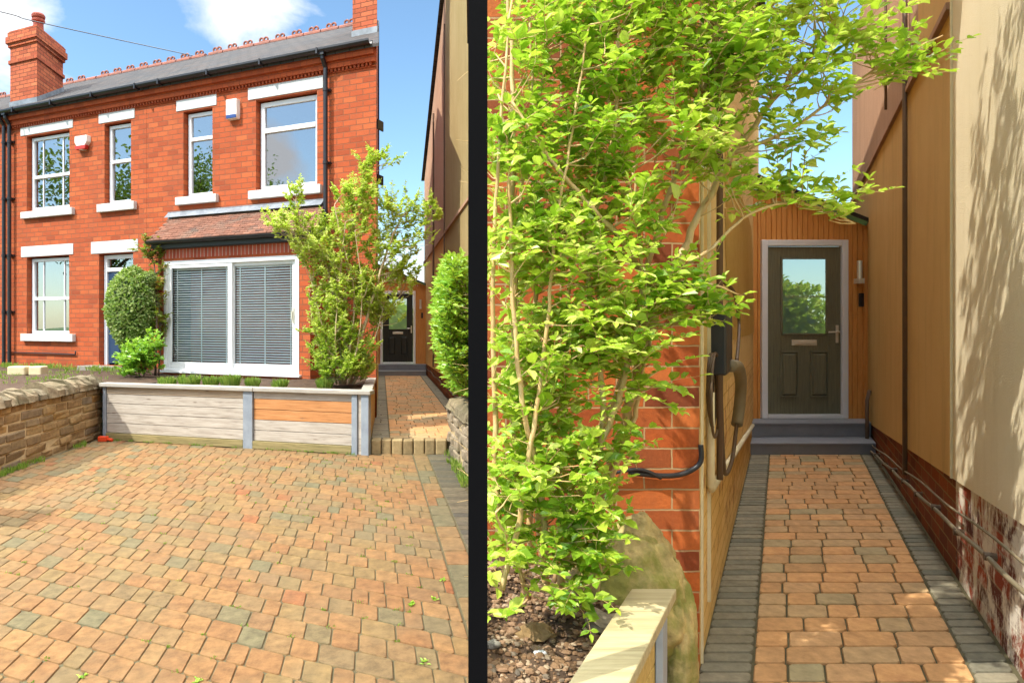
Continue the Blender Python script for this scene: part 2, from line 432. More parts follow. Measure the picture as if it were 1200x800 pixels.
def sash_window(house, a, b, c, d, split=.5, bars=(), fw=.055, curtain=None, y=.09):
    f = MB(); t = .06
    f.box(a, a + fw, y, y + t, c, d); f.box(b - fw, b, y, y + t, c, d)
    f.box(a + fw, b - fw, y, y + t, c, c + fw * 1.1); f.box(a + fw, b - fw, y, y + t, d - fw, d)
    zs = c + (d - c) * split
    w = f.build('window', 'upvc', house, .004)
    m = MB(); m.box(a + fw + .001, b - fw - .001, y - .012, y + t - .01, zs - fw * .5, zs + fw * .5)
    m.build('transom', 'upvc', w, .004)
    if bars:
        for q in bars:
            m = MB(); x = a + (b - a) * q
            m.box(x - .011, x + .011, y + .018, y + .03, c + fw * 1.1, zs - fw * .5)
            m.box(x - .011, x + .011, y + .018, y + .03, zs - fw * .5, d - fw)
            m.build('glazing_bar', 'upvc', w)
    for z0, z1 in ((c + fw, zs - fw * .4), (zs + fw * .4, d - fw)):
        g = MB(); g.add([(a + fw, y + .034, z0), (b - fw, y + .034, z0), (b - fw, y + .034, z1), (a + fw, y + .034, z1)], [(0, 1, 2, 3)])
        g.build('pane', 'glass', w)
    if curtain:
        m = MB(); n = 40; vs = []
        x0, x1 = a + fw + (b - a) * curtain[0], a + fw + (b - a - 2 * fw) * curtain[1]
        for i in range(n + 1):
            x = x0 + (x1 - x0) * i / n; yy = y + .13 + .012 * math.sin(i * 1.3) + .006 * math.sin(i * 2.9)
            vs += [(x, yy, c), (x, yy, d)]
        m.add(vs, [(2 * i, 2 * i + 2, 2 * i + 3, 2 * i + 1) for i in range(n)])
        m.build('curtain', 'curtain', w, smooth=True)
    recess(w, a, b, c, d, y + t + .02)
    return w

def lintel(house, px0, px1, y0, y1, pr=.012):
    a, b = fu(px0), fu(px1); m = MB(); m.box(a, b, -pr, .1, fz(px0, y1), fz(px0, y0))
    m.build('lintel', 'lintel', house, .006)
def sill(house, px0, px1, y0, y1, w=None):
    a, b = fu(px0, -.06), fu(px1, -.06); z1, z0 = fz(px0, y0, -.06), fz(px0, y1, -.06)
    m = MB(); m.box(a, b, -.075, .09, z0, z1)
    m.build('sill', 'sill_paint', w or house, .008)
    return z1

# ------------------------------------------------------------------ the terrace
ZE, RS = 5.88, .585          # eave height, roof pitch
RD = 4.0
def roofz(d): return ZE + .06 + RS * d
def terrace(name, label, uL, uR, zb, holes, gable_right=False, side=True):
    h = empty(name, C, ROT, label=label, cat='house', group='brick terrace houses')
    m = MB(); hole_wall(m, uL, uR, zb, ZE, holes)
    m.build('front_wall', 'brick_red', h)
    m = MB(); n = RD * 2
    P = lambda u, d, z: (u - SK * d, d, z)
    if gable_right:
        m.add([P(uR, 0, zb), P(uR, n, zb), P(uR, n, ZE), P(uR, RD, roofz(RD) - .05), P(uR, 0, ZE)], [(0, 1, 2, 3, 4)])
        m.build('gable_wall', 'brick_red', h)
        m = MB(); s0 = P(uR, .02, 0); s1 = P(uR, n, 0)
        m.add([(s0[0] + .012, s0[1], PATH_Z), (s1[0] + .012, s1[1], PATH_Z), (s1[0] + .012, s1[1], 3.0), (s0[0] + .012, s0[1], 3.0)], [(0, 1, 2, 3)])
        m.build('painted_render', 'ochre_side', h)
    m = MB(); m.add([P(uL, n, zb), P(uR, n, zb), P(uR, n, ZE), P(uL, n, ZE)], [(3, 2, 1, 0)])
    m.add([P(uL, 0, zb), P(uL, 0, ZE), P(uL, RD, roofz(RD) - .06), P(uL, n, ZE), P(uL, n, zb)], [(0, 1, 2, 3, 4)])
    m.build('rear_wall', 'brick_red', h)
    # roof, both slopes as a slab
    m = MB(); o = .14; r1 = uR + (.04 if gable_right else -.004); th = .05
    for (d0, d1) in ((-o, RD), (n + o, RD)):
        z0 = roofz(-o); z1 = roofz(RD)
        vs = [P(uL, d0, z0), P(r1, d0, z0), P(r1, d1, z1), P(uL, d1, z1)]
        vs += [(x, y, z - th) for x, y, z in vs]
        m.add(vs, [(0, 1, 2, 3), (7, 6, 5, 4), (0, 4, 5, 1), (1, 5, 6, 2), (2, 6, 7, 3), (3, 7, 4, 0)])
    rf = m.build('roof', 'slate', h)
    # crested ridge
    m = MB(); z = roofz(RD); u = uL + .03; k = 0
    while u < r1 - .1:
        x = u - SK * RD; L = min(.46, r1 - u)
        for i in range(6):
            pass
        m.tube([(x, RD, z - .02), (x + L - .02, RD, z - .02)], .075, 10)
        if L > .4:
            for q in (-.065, .065):
                pts = [(x + L / 2 + q + .055 * math.cos(t), RD, z + .095 + .05 * math.sin(t)) for t in [2 * math.pi * i / 12 for i in range(13)]]
                m.tube(pts, .024, 6)
            m.box(x + L / 2 - .12, x + L / 2 + .12, RD - .02, RD + .02, z + .02, z + .07)
        u += .47
    m.build('ridge_tiles', 'ridge_clay', rf)
    # gutter, fascia, frieze, dentils
    m = MB(); y = -.19
    g = [(math.cos(t) * .06, math.sin(t) * .06) for t in [math.pi + math.pi * i / 8 for i in range(9)]]
    vs = []
    for uu in (uL, uR):
        for (gy, gz) in g: vs.append((uu, y + gy, ZE + .02 + gz))
    m.add(vs, [(i, i + 1, 10 + i, 9 + i) for i in range(8)])
    m.box(uL, uR, -.128, -.11, ZE - .06, ZE + .04)
    m.box(uL, uR, -.25, -.243, ZE - .0, ZE + .03)
    uu = uL + .5
    while uu < uR: m.box(uu, uu + .03, -.26, -.13, ZE - .06, ZE + .035); uu += 1.1
    m.build('gutter', 'black_plastic', h)
    m = MB(); m.box(uL, uR + (.0 if not gable_right else .0), -.062, -.002, ZE - .25, ZE - .06)
    m.box(uL, uR, -.11, -.062, ZE - .15, ZE - .06)
    m.build('frieze', 'brick_frieze', h)
    m = MB(); uu = uL + .02
    while uu < uR - .03: m.box(uu, uu + .035, -.045, -.002, ZE - .295, ZE - .253); uu += .07
    m.box(uL, uR, -.02, -.001, ZE - .312, ZE - .297)
    m.build('dentil_course', 'brick_frieze', h)
    return h

def win_open(px0, px1, yt, yb): return (fu(px0), fu(px1), fz(px0, yb), fz(px0, yt))
U_L, U_M = fu(8), fu(172)
w1 = win_open(31.5, 81.5, 160, 247.5); w2 = win_open(122.5, 153.5, 145.5, 239.5)
w3 = win_open(215, 249, 131.2, 231); w4 = win_open(300, 371.5, 118, 224)
w5 = win_open(31.5, 81, 301.7, 391.5); dr = win_open(116, 156, 297.8, 427.7)
hl = terrace('terrace_house', 'left brick house with blue door, two tall pale windows and red alarm box', U_L, U_M - .004, .3, [w1, w2, w5, dr])
hr = terrace('terrace_house', 'end brick house with big sliding patio window under a tiled canopy', U_M, 0, 0, [w3, w4], True)
h3 = terrace('terrace_house', 'sliver of the farther brick house beyond the twin downpipes, with tall chimney stack', U_L - 7, U_L - .006, .3, [])
for hh, w, sp, bars, cur in ((hl, w1, .46, (.26, .74), None), (hl, w2, .54, (), None), (hl, w5, .47, (.27, .78), (0, 1)),
                             (hr, w3, .69, (), None), (hr, w4, .68, (), None)):
    a, b, c, d = w
    o = sash_window(hh, a + .03, b - .01, c + .0, d - .03, sp, bars, .06 if w is not w4 else .075, cur)
    px = {id(w1): (24.4, 84.5, 248.8, 256.6), id(w2): (113.7, 157.2, 239.7, 249), id(w5): (24.4, 85.4, 391, 399.4),
          id(w3): (205.6, 253.4, 231.6, 240.7), id(w4): (291, 375.6, 224, 233.9)}[id(w)]
    sill(hh, *px, w=o)
    lp = {id(w1): (24.4, 85.6, 147.5, 160), id(w2): (116, 158, 132.2, 145.5), id(w5): (25, 86, 289.4, 301.7),
          id(w3): (206.9, 254, 117, 131.2), id(w4): (291, 378.8, 103.3, 118)}[id(w)]
    lintel(hh, *lp)
lintel(hl, 107, 161.8, 283.9, 297.8)
# blue front door of the left house
a, b, c, d = dr
zt = fz(121, 316.3, .12)
m = MB(); y = .1
m.box(a + .02, a + .09, y, y + .07, c, d - .02); m.box(b - .09, b - .01, y, y + .07, c, d - .02)
m.box(a + .09, b - .09, y, y + .07, d - .09, d - .02); m.box(a + .09, b - .09, y, y + .07, zt - .04, zt + .03)
df = m.build('door_frame', 'upvc', hl, .004)
m = MB(); m.add([(a + .09, y + .04, zt + .03), (b - .09, y + .04, zt + .03), (b - .09, y + .04, d - .09), (a + .09, y + .04, d - .09)], [(0, 1, 2, 3)])
m.build('fanlight', 'glass', df)
m = MB(); da, db = a + .095, b - .095
m.box(da, db, y + .03, y + .08, c + .03, zt - .045)
dl = m.build('front_door', 'navy', hl, .004)
m = MB(); dw = db - da
for (q0, q1) in ((.14, .44), (.56, .86)):
    for (r0, r1) in ((.06, .40), (.48, .78), (.83, .94)):
        m.box(da + dw * q0, da + dw * q1, y + .016, y + .029, c + .05 + (zt - c) * r0, c + .05 + (zt - c) * r1)
m.build('door_panel', 'navy', dl, .008)
m = MB(); m.box(a - .25, b + .2, -.28, .08, c - .1, c - .002); m.build('door_step', 'concrete', hl, .01)
recess(hl, a + .02, b - .02, c, d, y + .09, .4)
# air bricks
for q in (17, 92):
    m = MB(); u = fu(q); z = fz(q, 430); m.box(u - .11, u + .11, -.012, .0, z - .04, z + .04)
    m.build('air_brick', 'terracotta', hl, .004)
# low conduit on left house
m = MB(); z = fz(40, 413.5, -.03)
m.tube([(fu(9), -.03, z), (fu(60), -.03, z - .0), (fu(90), -.03, z - .01), (fu(90), -.03, z + .06)], .013, 8)
m.build('waste_pipe', 'black_plastic', hl, smooth=True)
# alarm boxes
def alarm(house, px0, px1, y0, y1, capmat, shape):
    a, b, z1, z0 = fu(px0, -.05), fu(px1, -.05), fz(px0, y0, -.05), fz(px0, y1, -.05)
    m = MB(); cx = (a + b) / 2; w = (b - a) / 2; h = z1 - z0
    if shape:
        pts = [(-w, h), (w, h), (w * 1.0, h * .55), (w * .3, 0), (-w * .3, 0), (-w * 1.0, h * .55)]
    else:
        pts = [(-w, h), (w, h), (w, h * .2), (w * .9, 0), (-w * .9, 0), (-w, h * .2)]
    n = len(pts)
    vs = [(cx + p[0], -.09, z0 + p[1]) for p in pts] + [(cx + p[0] * 1.05, 0, z0 + p[1]) for p in pts]
    m.add(vs, [tuple(range(n))[::-1], *[(i, (i + 1) % n, n + (i + 1) % n, n + i) for i in range(n)]])
    o = m.build('alarm_box', 'alarm_white', house, .01)
    m = MB(); q = .5 if shape else .2
    if shape: m.prism([(cx - w * .8, -.1), (cx + w * .8, -.1), (cx + w * .8, -.02), (cx - w * .8, -.02)], z0 + h * .02, z0 + h * .3,
                      top=[(cx - w * .9, -.1), (cx + w * .9, -.1), (cx + w * .9, -.02), (cx - w * .9, -.02)])
    else: m.box(cx - w * .93, cx + w * .93, -.098, -.02, z0 + .01, z0 + h * .22)
    m.build('lens', capmat, o, .006)
alarm(hl, 89.3, 103.3, 160.8, 177, 'alarm_red', True)
alarm(hr, 266.4, 278.7, 118, 141, 'alarm_blue', False)
# downpipes
def downpipe(house, px, ztop, zbot, dx=0):
    m = MB(); u = fu(px, -.08) + dx
    m.tube([(u, -.17, ztop), (u, -.17, ztop - .06), (u, -.08, ztop - .18), (u, -.08, ztop - .3), (u, -.08, zbot)], .036, 12)
    m.box(u - .05, u + .05, -.22, -.12, ztop - .02, ztop + .05)
    z = ztop - .5
    while z > zbot + .2:
        m.tube([(u, -.08, z), (u, -.08, z - .05)], .045, 12); m.box(u - .065, u + .065, -.045, 0, z - .045, z - .01); z -= 1.15
    m.build('downpipe', 'black_plastic', house, smooth=False)
downpipe(hr, 381.4, ZE - .05, 3.0)
downpipe(hl, 11, ZE - .05, .8, .0)
downpipe(h3, 4.5, ZE - .05, .8)
# gable verge lead & tie plates
for zz, dd in ((4.75, .45), (3.9, .6)):
    m = MB(); m.box(-SK * dd + .0, -SK * dd + .025, dd, dd + .2, zz, zz + .16)
    m.build('tie_plate', 'black_plastic', hr, .005)
# chimneys
def chimney(house, u0, u1, d0, d1, zb, zt, pots):
    P = lambda u, d: (u - SK * d, d)
    q = lambda e: [(P(u0, d0)[0] - e, d0 - e), (P(u1, d0)[0] + e, d0 - e), (P(u1, d1)[0] + e, d1 + e), (P(u0, d1)[0] - e, d1 + e)]
    m = MB(); H = zt - zb
    m.prism(q(0), zb - .9, zt - .36); m.prism(q(.03), zt - .74, zt - .66); m.prism(q(.035), zt - .36, zt - .28)
    m.prism(q(.07), zt - .28, zt - .14); m.prism(q(.04), zt - .14, zt - .03); m.prism(q(.02), zt - .03, zt)
    o = m.build('chimney', 'brick_chimney', house)
    m = MB(); e = .015
    a = q(e)
    for i in range(4):
        p, r = a[i], a[(i + 1) % 4]
        zz = lambda s: roofz(s[1])
        cc = lambda s, k: (s[0], s[1])
        m.add([(p[0], p[1], zz(p) - .02), (r[0], r[1], zz(r) - .02), (r[0], r[1], zz(r) + .11), (p[0], p[1], zz(p) + .11)], [(0, 1, 2, 3)])
    m.build('flashing', 'lead', o)
    for (fu_, fd) in pots:
        uu = u0 + (u1 - u0) * fu_; dd = d0 + (d1 - d0) * fd; x, y = P(uu, dd)
        m = MB(); m.lathe((x, y, zt), [(.14, -.01), (.14, .03), (.115, .08), (.105, .34), (.14, .36), (.14, .4), (.115, .42), (.14, .45), (.145, .5), (.12, .54), (.09, .54), (.085, .4)], 20)
        m.build('chimney_pot', 'terracotta', o, smooth=False)
chimney(h3, -9.41, -8.52, 1.0, 2.1, 6.55, 8.22, [(.62, .42)])
chimney(hr, -.50, .0, 1.5, 2.6, 6.8, 9.6, [(.5, .3), (.5, .75)])

# ---- bay with sliding window and tiled canopy
BD = -.6
def bu(px, d=BD): return fu(px, d)
a, b = bu(192.3), bu(350.6); c, d = fz(350.6, 438.8, BD), fz(350.6, 298.5, BD)
bl, br = bu(185.5), bu(363.5)
m = MB(); z0 = .3; z1 = 2.94
hole_wall(m, bl, br, z0, 2.70, [(a, b, c, d)], BD, .08)
m.add([(bl, BD, z0), (bl, BD, z1), (bl, 0, z1), (bl, 0, z0)], [(0, 1, 2, 3)])
m.add([(br, BD, z0), (br, 0, z0), (br, 0, z1), (br, BD, z1)], [(0, 1, 2, 3)])
m.build('bay_wall', 'brick_red', hr)
m = MB(); m.box(bl, br, BD - .004, BD + .1, 2.70, z1); m.build('soldier_course', 'brick_soldier', hr)
# canopy
m = MB(); y0 = -.78; y1 = 0.0; zt0 = 2.99; zt1 = 3.5
L0, L1 = fu(171.5, y0), fu(199, 0); r0_, r1_ = fu(372, y0), fu(379.5, 0)
n = 12; th = .03
for i in range(n):
    f0, f1 = i / n, (i + 1) / n
    q = lambda f, side: ((L0 + (L1 - L0) * f) if side == 0 else (r0_ + (r1_ - r0_) * f), y0 + (y1 - y0) * f, zt0 + (zt1 - zt0) * f)
    A, B = q(f0, 0), q(f0, 1); D_, C_ = q(f1 + .02, 0), q(f1 + .02, 1)
    up = .016
    vs = [(A[0], A[1], A[2] + up), (B[0], B[1], B[2] + up), (C_[0], C_[1], C_[2] + .002), (D_[0], D_[1], D_[2] + .002),
          (A[0], A[1], A[2]), (B[0], B[1], B[2]), (C_[0], C_[1], C_[2] - .014), (D_[0], D_[1], D_[2] - .014)]
    # single tiles across with tiny gaps
    nt = 22
    for t in range(nt):
        g0 = (t + (.5 if i % 2 else 0)) / nt; g1 = min(1, g0 + 1 / nt - .002); g0 = min(1, g0)
        if g1 - g0 < .003: continue
        lp = lambda p, r, g: tuple(p[k] + (r[k] - p[k]) * g for k in range(3))
        j = rnd.uniform(-.003, .004)
        qv = [lp(vs[0], vs[1], g0), lp(vs[0], vs[1], g1), lp(vs[3], vs[2], g1), lp(vs[3], vs[2], g0),
              lp(vs[4], vs[5], g0), lp(vs[4], vs[5], g1), lp(vs[7], vs[6], g1), lp(vs[7], vs[6], g0)]
        qv = [(x, y, z + j) for x, y, z in qv]
        m.add(qv, [(0, 1, 2, 3), (7, 6, 5, 4), (0, 4, 5, 1), (1, 5, 6, 2), (3, 2, 6, 7), (0, 3, 7, 4)], rnd.random())
tinted('canopy_tile', [(0, '6a4838'), (.3, '7f5644'), (.6, '744f3f'), (.8, '8d604b'), (1, '5c443a')], 'LINEAR', .85, .5, 30, .4, 90, stain=('6c6c60', .4, 3, .5, .7))
cn = m.build('canopy_roof', 'canopy_tile', hr)
m = MB()
m.add([(L0, y0 + .02, zt0 - .01), (r0_, y0 + .02, zt0 - .01), (r1_, 0, zt1 - .03), (L1, 0, zt1 - .03)], [(3, 2, 1, 0)])
m.box(L0 + .04, r0_ - .02, y0 + .06, y0 + .09, 2.86, 2.985)
m.box(L0 + .04, r0_ - .02, y0 + .09, BD, 2.85, 2.875)
m.add([(r0_ - .02, y0 + .07, 2.86), (r0_ - .02, y0 + .07, 2.98), (r1_ - .02, -.001, 3.44), (r1_ - .02, -.001, 2.86)], [(0, 1, 2, 3)])
m.build('fascia', 'black_plastic', cn)
m = MB(); g = [(math.cos(t) * .05, math.sin(t) * .05) for t in [math.pi + math.pi * i / 8 for i in range(9)]]
vs = [(uu, y0 - .01 + gy, 2.975 + gz) for uu in (L0 + .03, r0_ + .05) for gy, gz in g]
m.add(vs, [(i, i + 1, 10 + i, 9 + i) for i in range(8)]); m.build('canopy_gutter', 'black_plastic', cn)
m = MB(); m.box(L1 - .02, r1_ + .02, -.03, -.001, 3.47, 3.60)
m.add([(L1 - .02, -.03, 3.58), (r1_ + .02, -.03, 3.58), (r1_ + .02, -.12, 3.49), (L1 - .02, -.12, 3.49)], [(3, 2, 1, 0)])
m.build('lead_flashing', 'lead', cn)
# sliding window: outer frame, two sashes, blind
m = MB(); y = BD - .01; fw = .07
m.box(a, a + fw, y, y + .12, c, d); m.box(b - fw, b, y, y + .12, c, d)
m.box(a + fw, b - fw, y, y + .12, d - fw, d); m.box(a + fw, b - fw, y, y + .12, c, c + .05)
m.box(a - .04, b + .04, y - .05, y + .02, c - .04, c - .002)
pw = m.build('patio_window', 'upvc', hr, .005)
tag(pw, 'wide white two pane sliding window with venetian blinds')
um = bu(270)
for (s0, s1, yy) in ((a + fw + .002, um + .03, y + .01), (um - .05, b - fw - .002, y + .055)):
    m = MB(); sf = .085; z0, z1 = c + .052, d - fw - .002
    m.box(s0, s0 + sf, yy, yy + .04, z0, z1); m.box(s1 - sf, s1, yy, yy + .04, z0, z1)
    m.box(s0 + sf, s1 - sf, yy, yy + .04, z0, z0 + sf); m.box(s0 + sf, s1 - sf, yy, yy + .04, z1 - sf * .6, z1)
    s = m.build('sash', 'upvc', pw, .005)
    m = MB(); m.add([(s0 + sf, yy + .02, z0), (s1 - sf, yy + .02, z0), (s1 - sf, yy + .02, z1), (s0 + sf, yy + .02, z1)], [(0, 1, 2, 3)])
    m.build('pane', 'glass_clear', pw)
m = MB(); m.box(b - fw - .07, b - fw - .045, y + .02, y + .054, 1.62, 1.86); m.tube([(b - fw - .06, y - .0, 1.68), (b - fw - .06, y - .0, 1.8)], .012, 8)
m.build('handle', 'steel', pw)
m = MB(); zz = c + .08; yb_ = y + .11
for (s0, s1) in ((a + .1, um - .03), (um + .02, b - .1)):
    z = zz
    while z < d - .12:
        m.add([(s0, yb_, z), (s1, yb_, z), (s1, yb_ + .012, z + .021), (s0, yb_ + .012, z + .021)], [(0, 1, 2, 3)]); z += .0405
    for t in (.08, .49, .9):
        x = s0 + (s1 - s0) * t; m.box(x - .011, x + .011, yb_ - .004, yb_ - .002, zz, d - .1)
    m.box(s0, s1, yb_ - .01, yb_ + .04, d - .13, d - .09)
m.build('venetian_blind', 'blind', pw)
recess(hr, a + .02, b - .02, c + .01, d - .02, y + .23, 2.2)
# ghostly furniture behind the blind
m = MB(); m.box(a + .5, a + 1.0, y + .9, y + 1.4, c, c + .75); m.box(a + 1.6, a + 2.5, y + 1.0, y + 1.6, c, c + .6)
m.build('interior_furniture', 'curtain', hr, .05)

# ------------------------------------------------------------------ pavers
def pave(mb, O, av, bv, rows, pitch, ext, widths, z, gap=.007, seed=1, tintf=None, dep=.03, tilt=.0018, cc=.014):
    r = random.Random(seed); av = Vector(av); bv = Vector(bv)
    for i in range(rows[0], rows[1]):
        t0, t1 = i * pitch + gap / 2, (i + 1) * pitch - gap / 2
        e = ext((t0 + t1) / 2)
        if e is None: continue
        s, s_end = e; s -= 0; first = True
        while s < s_end - .02:
            w = r.choice(widths)
            if first: w *= r.uniform(.5, 1.0); first = False
            if s_end - (s + w) < min(widths) * .45: w = s_end - s
            a0, a1 = s + gap / 2, s + w - gap / 2
            c = min(cc, w * .2)
            P = lambda x, y, zz: tuple(Vector(O) + av * x + bv * y + Vector((0, 0, zz)))
            j = [r.uniform(-tilt, tilt) for _ in range(4)]; jx = r.uniform(-.0015, .0015)
            def ring(ins, zz, zj=0):
                q = [(a0 + c + ins * .4, t0 + ins), (a1 - c - ins * .4, t0 + ins), (a1 - ins, t0 + c + ins * .4), (a1 - ins, t1 - c - ins * .4),
                     (a1 - c - ins * .4, t1 - ins), (a0 + c + ins * .4, t1 - ins), (a0 + ins, t1 - c - ins * .4), (a0 + ins, t0 + c + ins * .4)]
                jj = [j[0], j[1], j[1], j[2], j[2], j[3], j[3], j[0]]
                return [P(x + jx, y, zz + (jj[k] if zj else 0)) for k, (x, y) in enumerate(q)]
            vs = ring(0, z - dep) + ring(0, z - .007) + ring(.0025, z - .0012, 1) + ring(.005, z, 1)
            fs = [(24, 25, 26, 27, 28, 29, 30, 31)]
            for q in range(3):
                fs += [(q * 8 + k, q * 8 + (k + 1) % 8, q * 8 + 8 + (k + 1) % 8, q * 8 + 8 + k) for k in range(8)]
            mid = Vector(P((a0 + a1) / 2, (t0 + t1) / 2, 0))
            mb.add(vs, fs, tintf(mid, r) if tintf else r.random())
            s += w
def line_x(p, q, yv):
    return p[0] + (q[0] - p[0]) * (yv - p[1]) / (q[1] - p[1])
# driveway
FL, FR = Vector((-4.50, 9.50, 0)), Vector((-.700, 8.37, 0))       # fence ends
bdir = Vector((-.08, 1, 0)); O = Vector((0, 0, 0))
BR = lambda y: .36 - .0627 * (y - 2.0) + .0                         # inner edge of the right border band
def drive_ext(t):
    # point = E*s + bdir*t ; find s range for wall and border
    def s_at(fn):
        s = 0
        for _ in range(20):
            y = E.y * s + bdir.y * t
            s = (fn(y) - bdir.x * t) / E.x
        return s
    s0 = s_at(lambda y: -4.47 - .04 * (y - 7)); s1 = s_at(lambda y: .285 - .0793 * (y - 2.6) )
    # stop at the fence line and before the front
    y0 = lambda s: E.y * s + t
    def inside(s):
        x = E.x * s + bdir.x * t; y = y0(s)
        yf = 9.5 - .2974 * (x + 4.5) + .02
        return y < (yf if x < -.66 else 8.44) and y > .6
    N = 200; ok = [s0 + (s1 - s0) * k / N for k in range(N + 1) if inside(s0 + (s1 - s0) * k / N)]
    if len(ok) < 3: return None
    return ok[0], ok[-1]
def drive_tint(p, r):
    n = noise.noise(Vector((p.x * .8, p.y * .5, 3))) * .5 + .5
    v = r.random()
    if r.random() < .10 + .35 * max(0, n - .55) * 2: return r.uniform(.68, .9)
    return v * .72 if r.random() > .015 else 1.0
m = MB(); pave(m, O, E, bdir, (-14, 62), .195, drive_ext, (.115, .16, .16, .205), 0, .0065, 3, drive_tint)
struct(m.build('driveway', 'paver'))
m = MB()   # border band: long blocks along the edge
def band(mb, fnL, wdt, y0, y1, plen, z, seed, tf=None, mat=None):
    r = random.Random(seed); y = y0
    while y < y1:
        L = plen * r.uniform(.92, 1.08)
        dxy = (fnL(y + L) - fnL(y)) / L
        bv = Vector((dxy, 1, 0))
        pave(mb, (fnL(y), y, 0), (1, 0, 0), bv, (0, 1), L, lambda t: (0, wdt), (wdt,), z, .007, r.randint(0, 9999), tf)
        y += L
band(m, lambda y: .293 - .0793 * (y - 2.6), .17, .8, 8.40, .29, 0, 5, lambda p, r: r.choice((.1, .3, .5, .9, .62)))
struct(m.build('driveway_edging', 'paver'))
m = MB(); band(m, lambda y: .470 - .0793 * (y - 2.6), .24, 2.9, 8.4, .115, -.004, 6)
struct(m.build('driveway_drain_edging', 'paver_dark'))
m = MB(); m.prism([(-4.7, .5), (.75, .5), (.62, 2.9), (.35, 8.5), (-.6, 8.5), (-4.7, 9.7)], -.06, -.008)
struct(m.build('driveway_bedding', 'bedding'))
# ground sheet
m = MB(); m.add([(-300, -300, -.07), (300, -300, -.07), (300, 300, -.07), (-300, 300, -.07)], [(0, 1, 2, 3)])
struct(m.build('ground', 'grass_ground'))
m = MB(); m.prism([(-60, -1.6), (60, -1.6), (60, .48), (-60, .48)], -.065, -.01); struct(m.build('pavement', 'concrete'))
m = MB(); m.prism([(-60, -9), (60, -9), (60, -1.75), (-60, -1.75)], -.068, -.06); struct(m.build('road', 'asphalt'))
m = MB(); m.prism([(-60, -1.745), (60, -1.745), (60, -1.605), (-60, -1.605)], -.068, .0); struct(m.build('kerb', 'concrete', bevel=.01))

# raised front passage path
m = MB(); y0 = 8.62
pdir = Vector((-.0675, 1, 0))
pl = lambda t: (0 + .24, 1.06)
px0 = -.70; 
m = MB(); pave(m, (px0, y0, 0), (1, 0, 0), pdir, (0, 60), .19, lambda t: (.235, max(.4, (RWALL(y0 + t) - .0) - (px0 - .0675 * t) - .2)), (.16, .2, .2, .26), PATH_Z, .008, 11, lambda p, r: r.random())
struct(m.build('path', 'paver_warm'))
m = MB(); y = y0
pave(m, (px0, y0, 0), (1, 0, 0), pdir, (0, 100), .113, lambda t: (0.0, .23), (.23,), PATH_Z - .002, .007, 12)
pave(m, (px0, y0, 0), (1, 0, 0), pdir, (0, 100), .113, lambda t: ((RWALL(y0 + t) - (px0 - .0675 * t) - .195), (RWALL(y0 + t) - (px0 - .0675 * t) - .004)), (.19,), PATH_Z - .002, .007, 13)
struct(m.build('path_edging', 'paver_grey'))
m = MB(); m.prism([(px0 - .0, 8.52), (.42, 8.52), (.62, 10.2), (RWALL(20.4), 20.4), (LWALL(20.4) - .1, 20.4), (-.78, 10.45), (px0 - .02, 9)], -.05, PATH_Z - .014)
struct(m.build('path_bedding', 'bedding'))
m = MB(); x = px0 + .01; r = random.Random(4)
while x < .25:
    w = r.uniform(.125, .145)
    m.box(x + .004, x + w - .004, 8.44 + r.uniform(-.004, .004), 8.61, -.02, PATH_Z + .004 + r.uniform(-.004, .004), r.random()); x += w
struct(m.build('path_kerb', 'paver_buff', bevel=.02, seg=3))

# ------------------------------------------------------------------ timber planter
PD = (FR - FL).normalized(); plen = (FR - FL).length
pr = math.atan2(PD.y, PD.x)
pt = empty('timber_planter', FL, pr, label='long raised bed of weathered grey boards with two orange boards', cat='planter')
zt = .79
posts = [0.02, plen * .50, plen * .955]
postx = []
Lp = lambda px: (lambda k: (k * FL.y - FL.x) / (PD.x - k * PD.y))((px - PX) / F)
xa, xb, xc, xd = .0, Lp(286), Lp(297), Lp(413)
xe = plen
bh = [.0, .10, .235, .37, .505, .64, .735]
r = random.Random(2)
def board(x0, x1, i, mat, lab=None):
    mbb = MB(); mbb.box(x0, x1, r.uniform(-.004, .004) - (.03 if i == 0 else 0), .045, bh[i] + .003, bh[i + 1] - .003, r.random())
    o = mbb.build('board', mat, pt, .004)
    if lab: o['label'] = lab
for i in range(6):
    board(.06, xb - .004, i, ['wood_mossy', 'wood_grey', 'wood_grey', 'wood_grey', 'wood_grey', 'wood_tan'][i])
    board(xc + .004, xd - .004, i, ['wood_mossy', 'wood_grey', 'wood_grey', 'wood_orange', 'wood_tan', 'wood_grey'][i] if i != 4 else 'wood_orange',
          'orange brown new board' if i in (3, 4) else None)
for (p0, p1, yy) in ((0.005, .055, -.02), (xb, xc, -.03), (xd, xd + .075, -.035), (xe - .1, xe, -.035)):
    mbb = MB(); mbb.box(p0, p1, yy, .05, -.02, .735); mbb.build('post', 'galv', pt, .006)
mbb = MB(); mbb.box(xd + .078, xe - .103, -.012, .04, 0, .735); mbb.build('post', 'wood_grey', pt, .004)
for (p0, p1) in ((-.02, xc + .02), (xc + .025, xe + .03)):
    mbb = MB(); mbb.box(p0, p1, -.06, .10, .738, zt, r.random()); mbb.build('cap_rail', 'wood_cap', pt, .008)
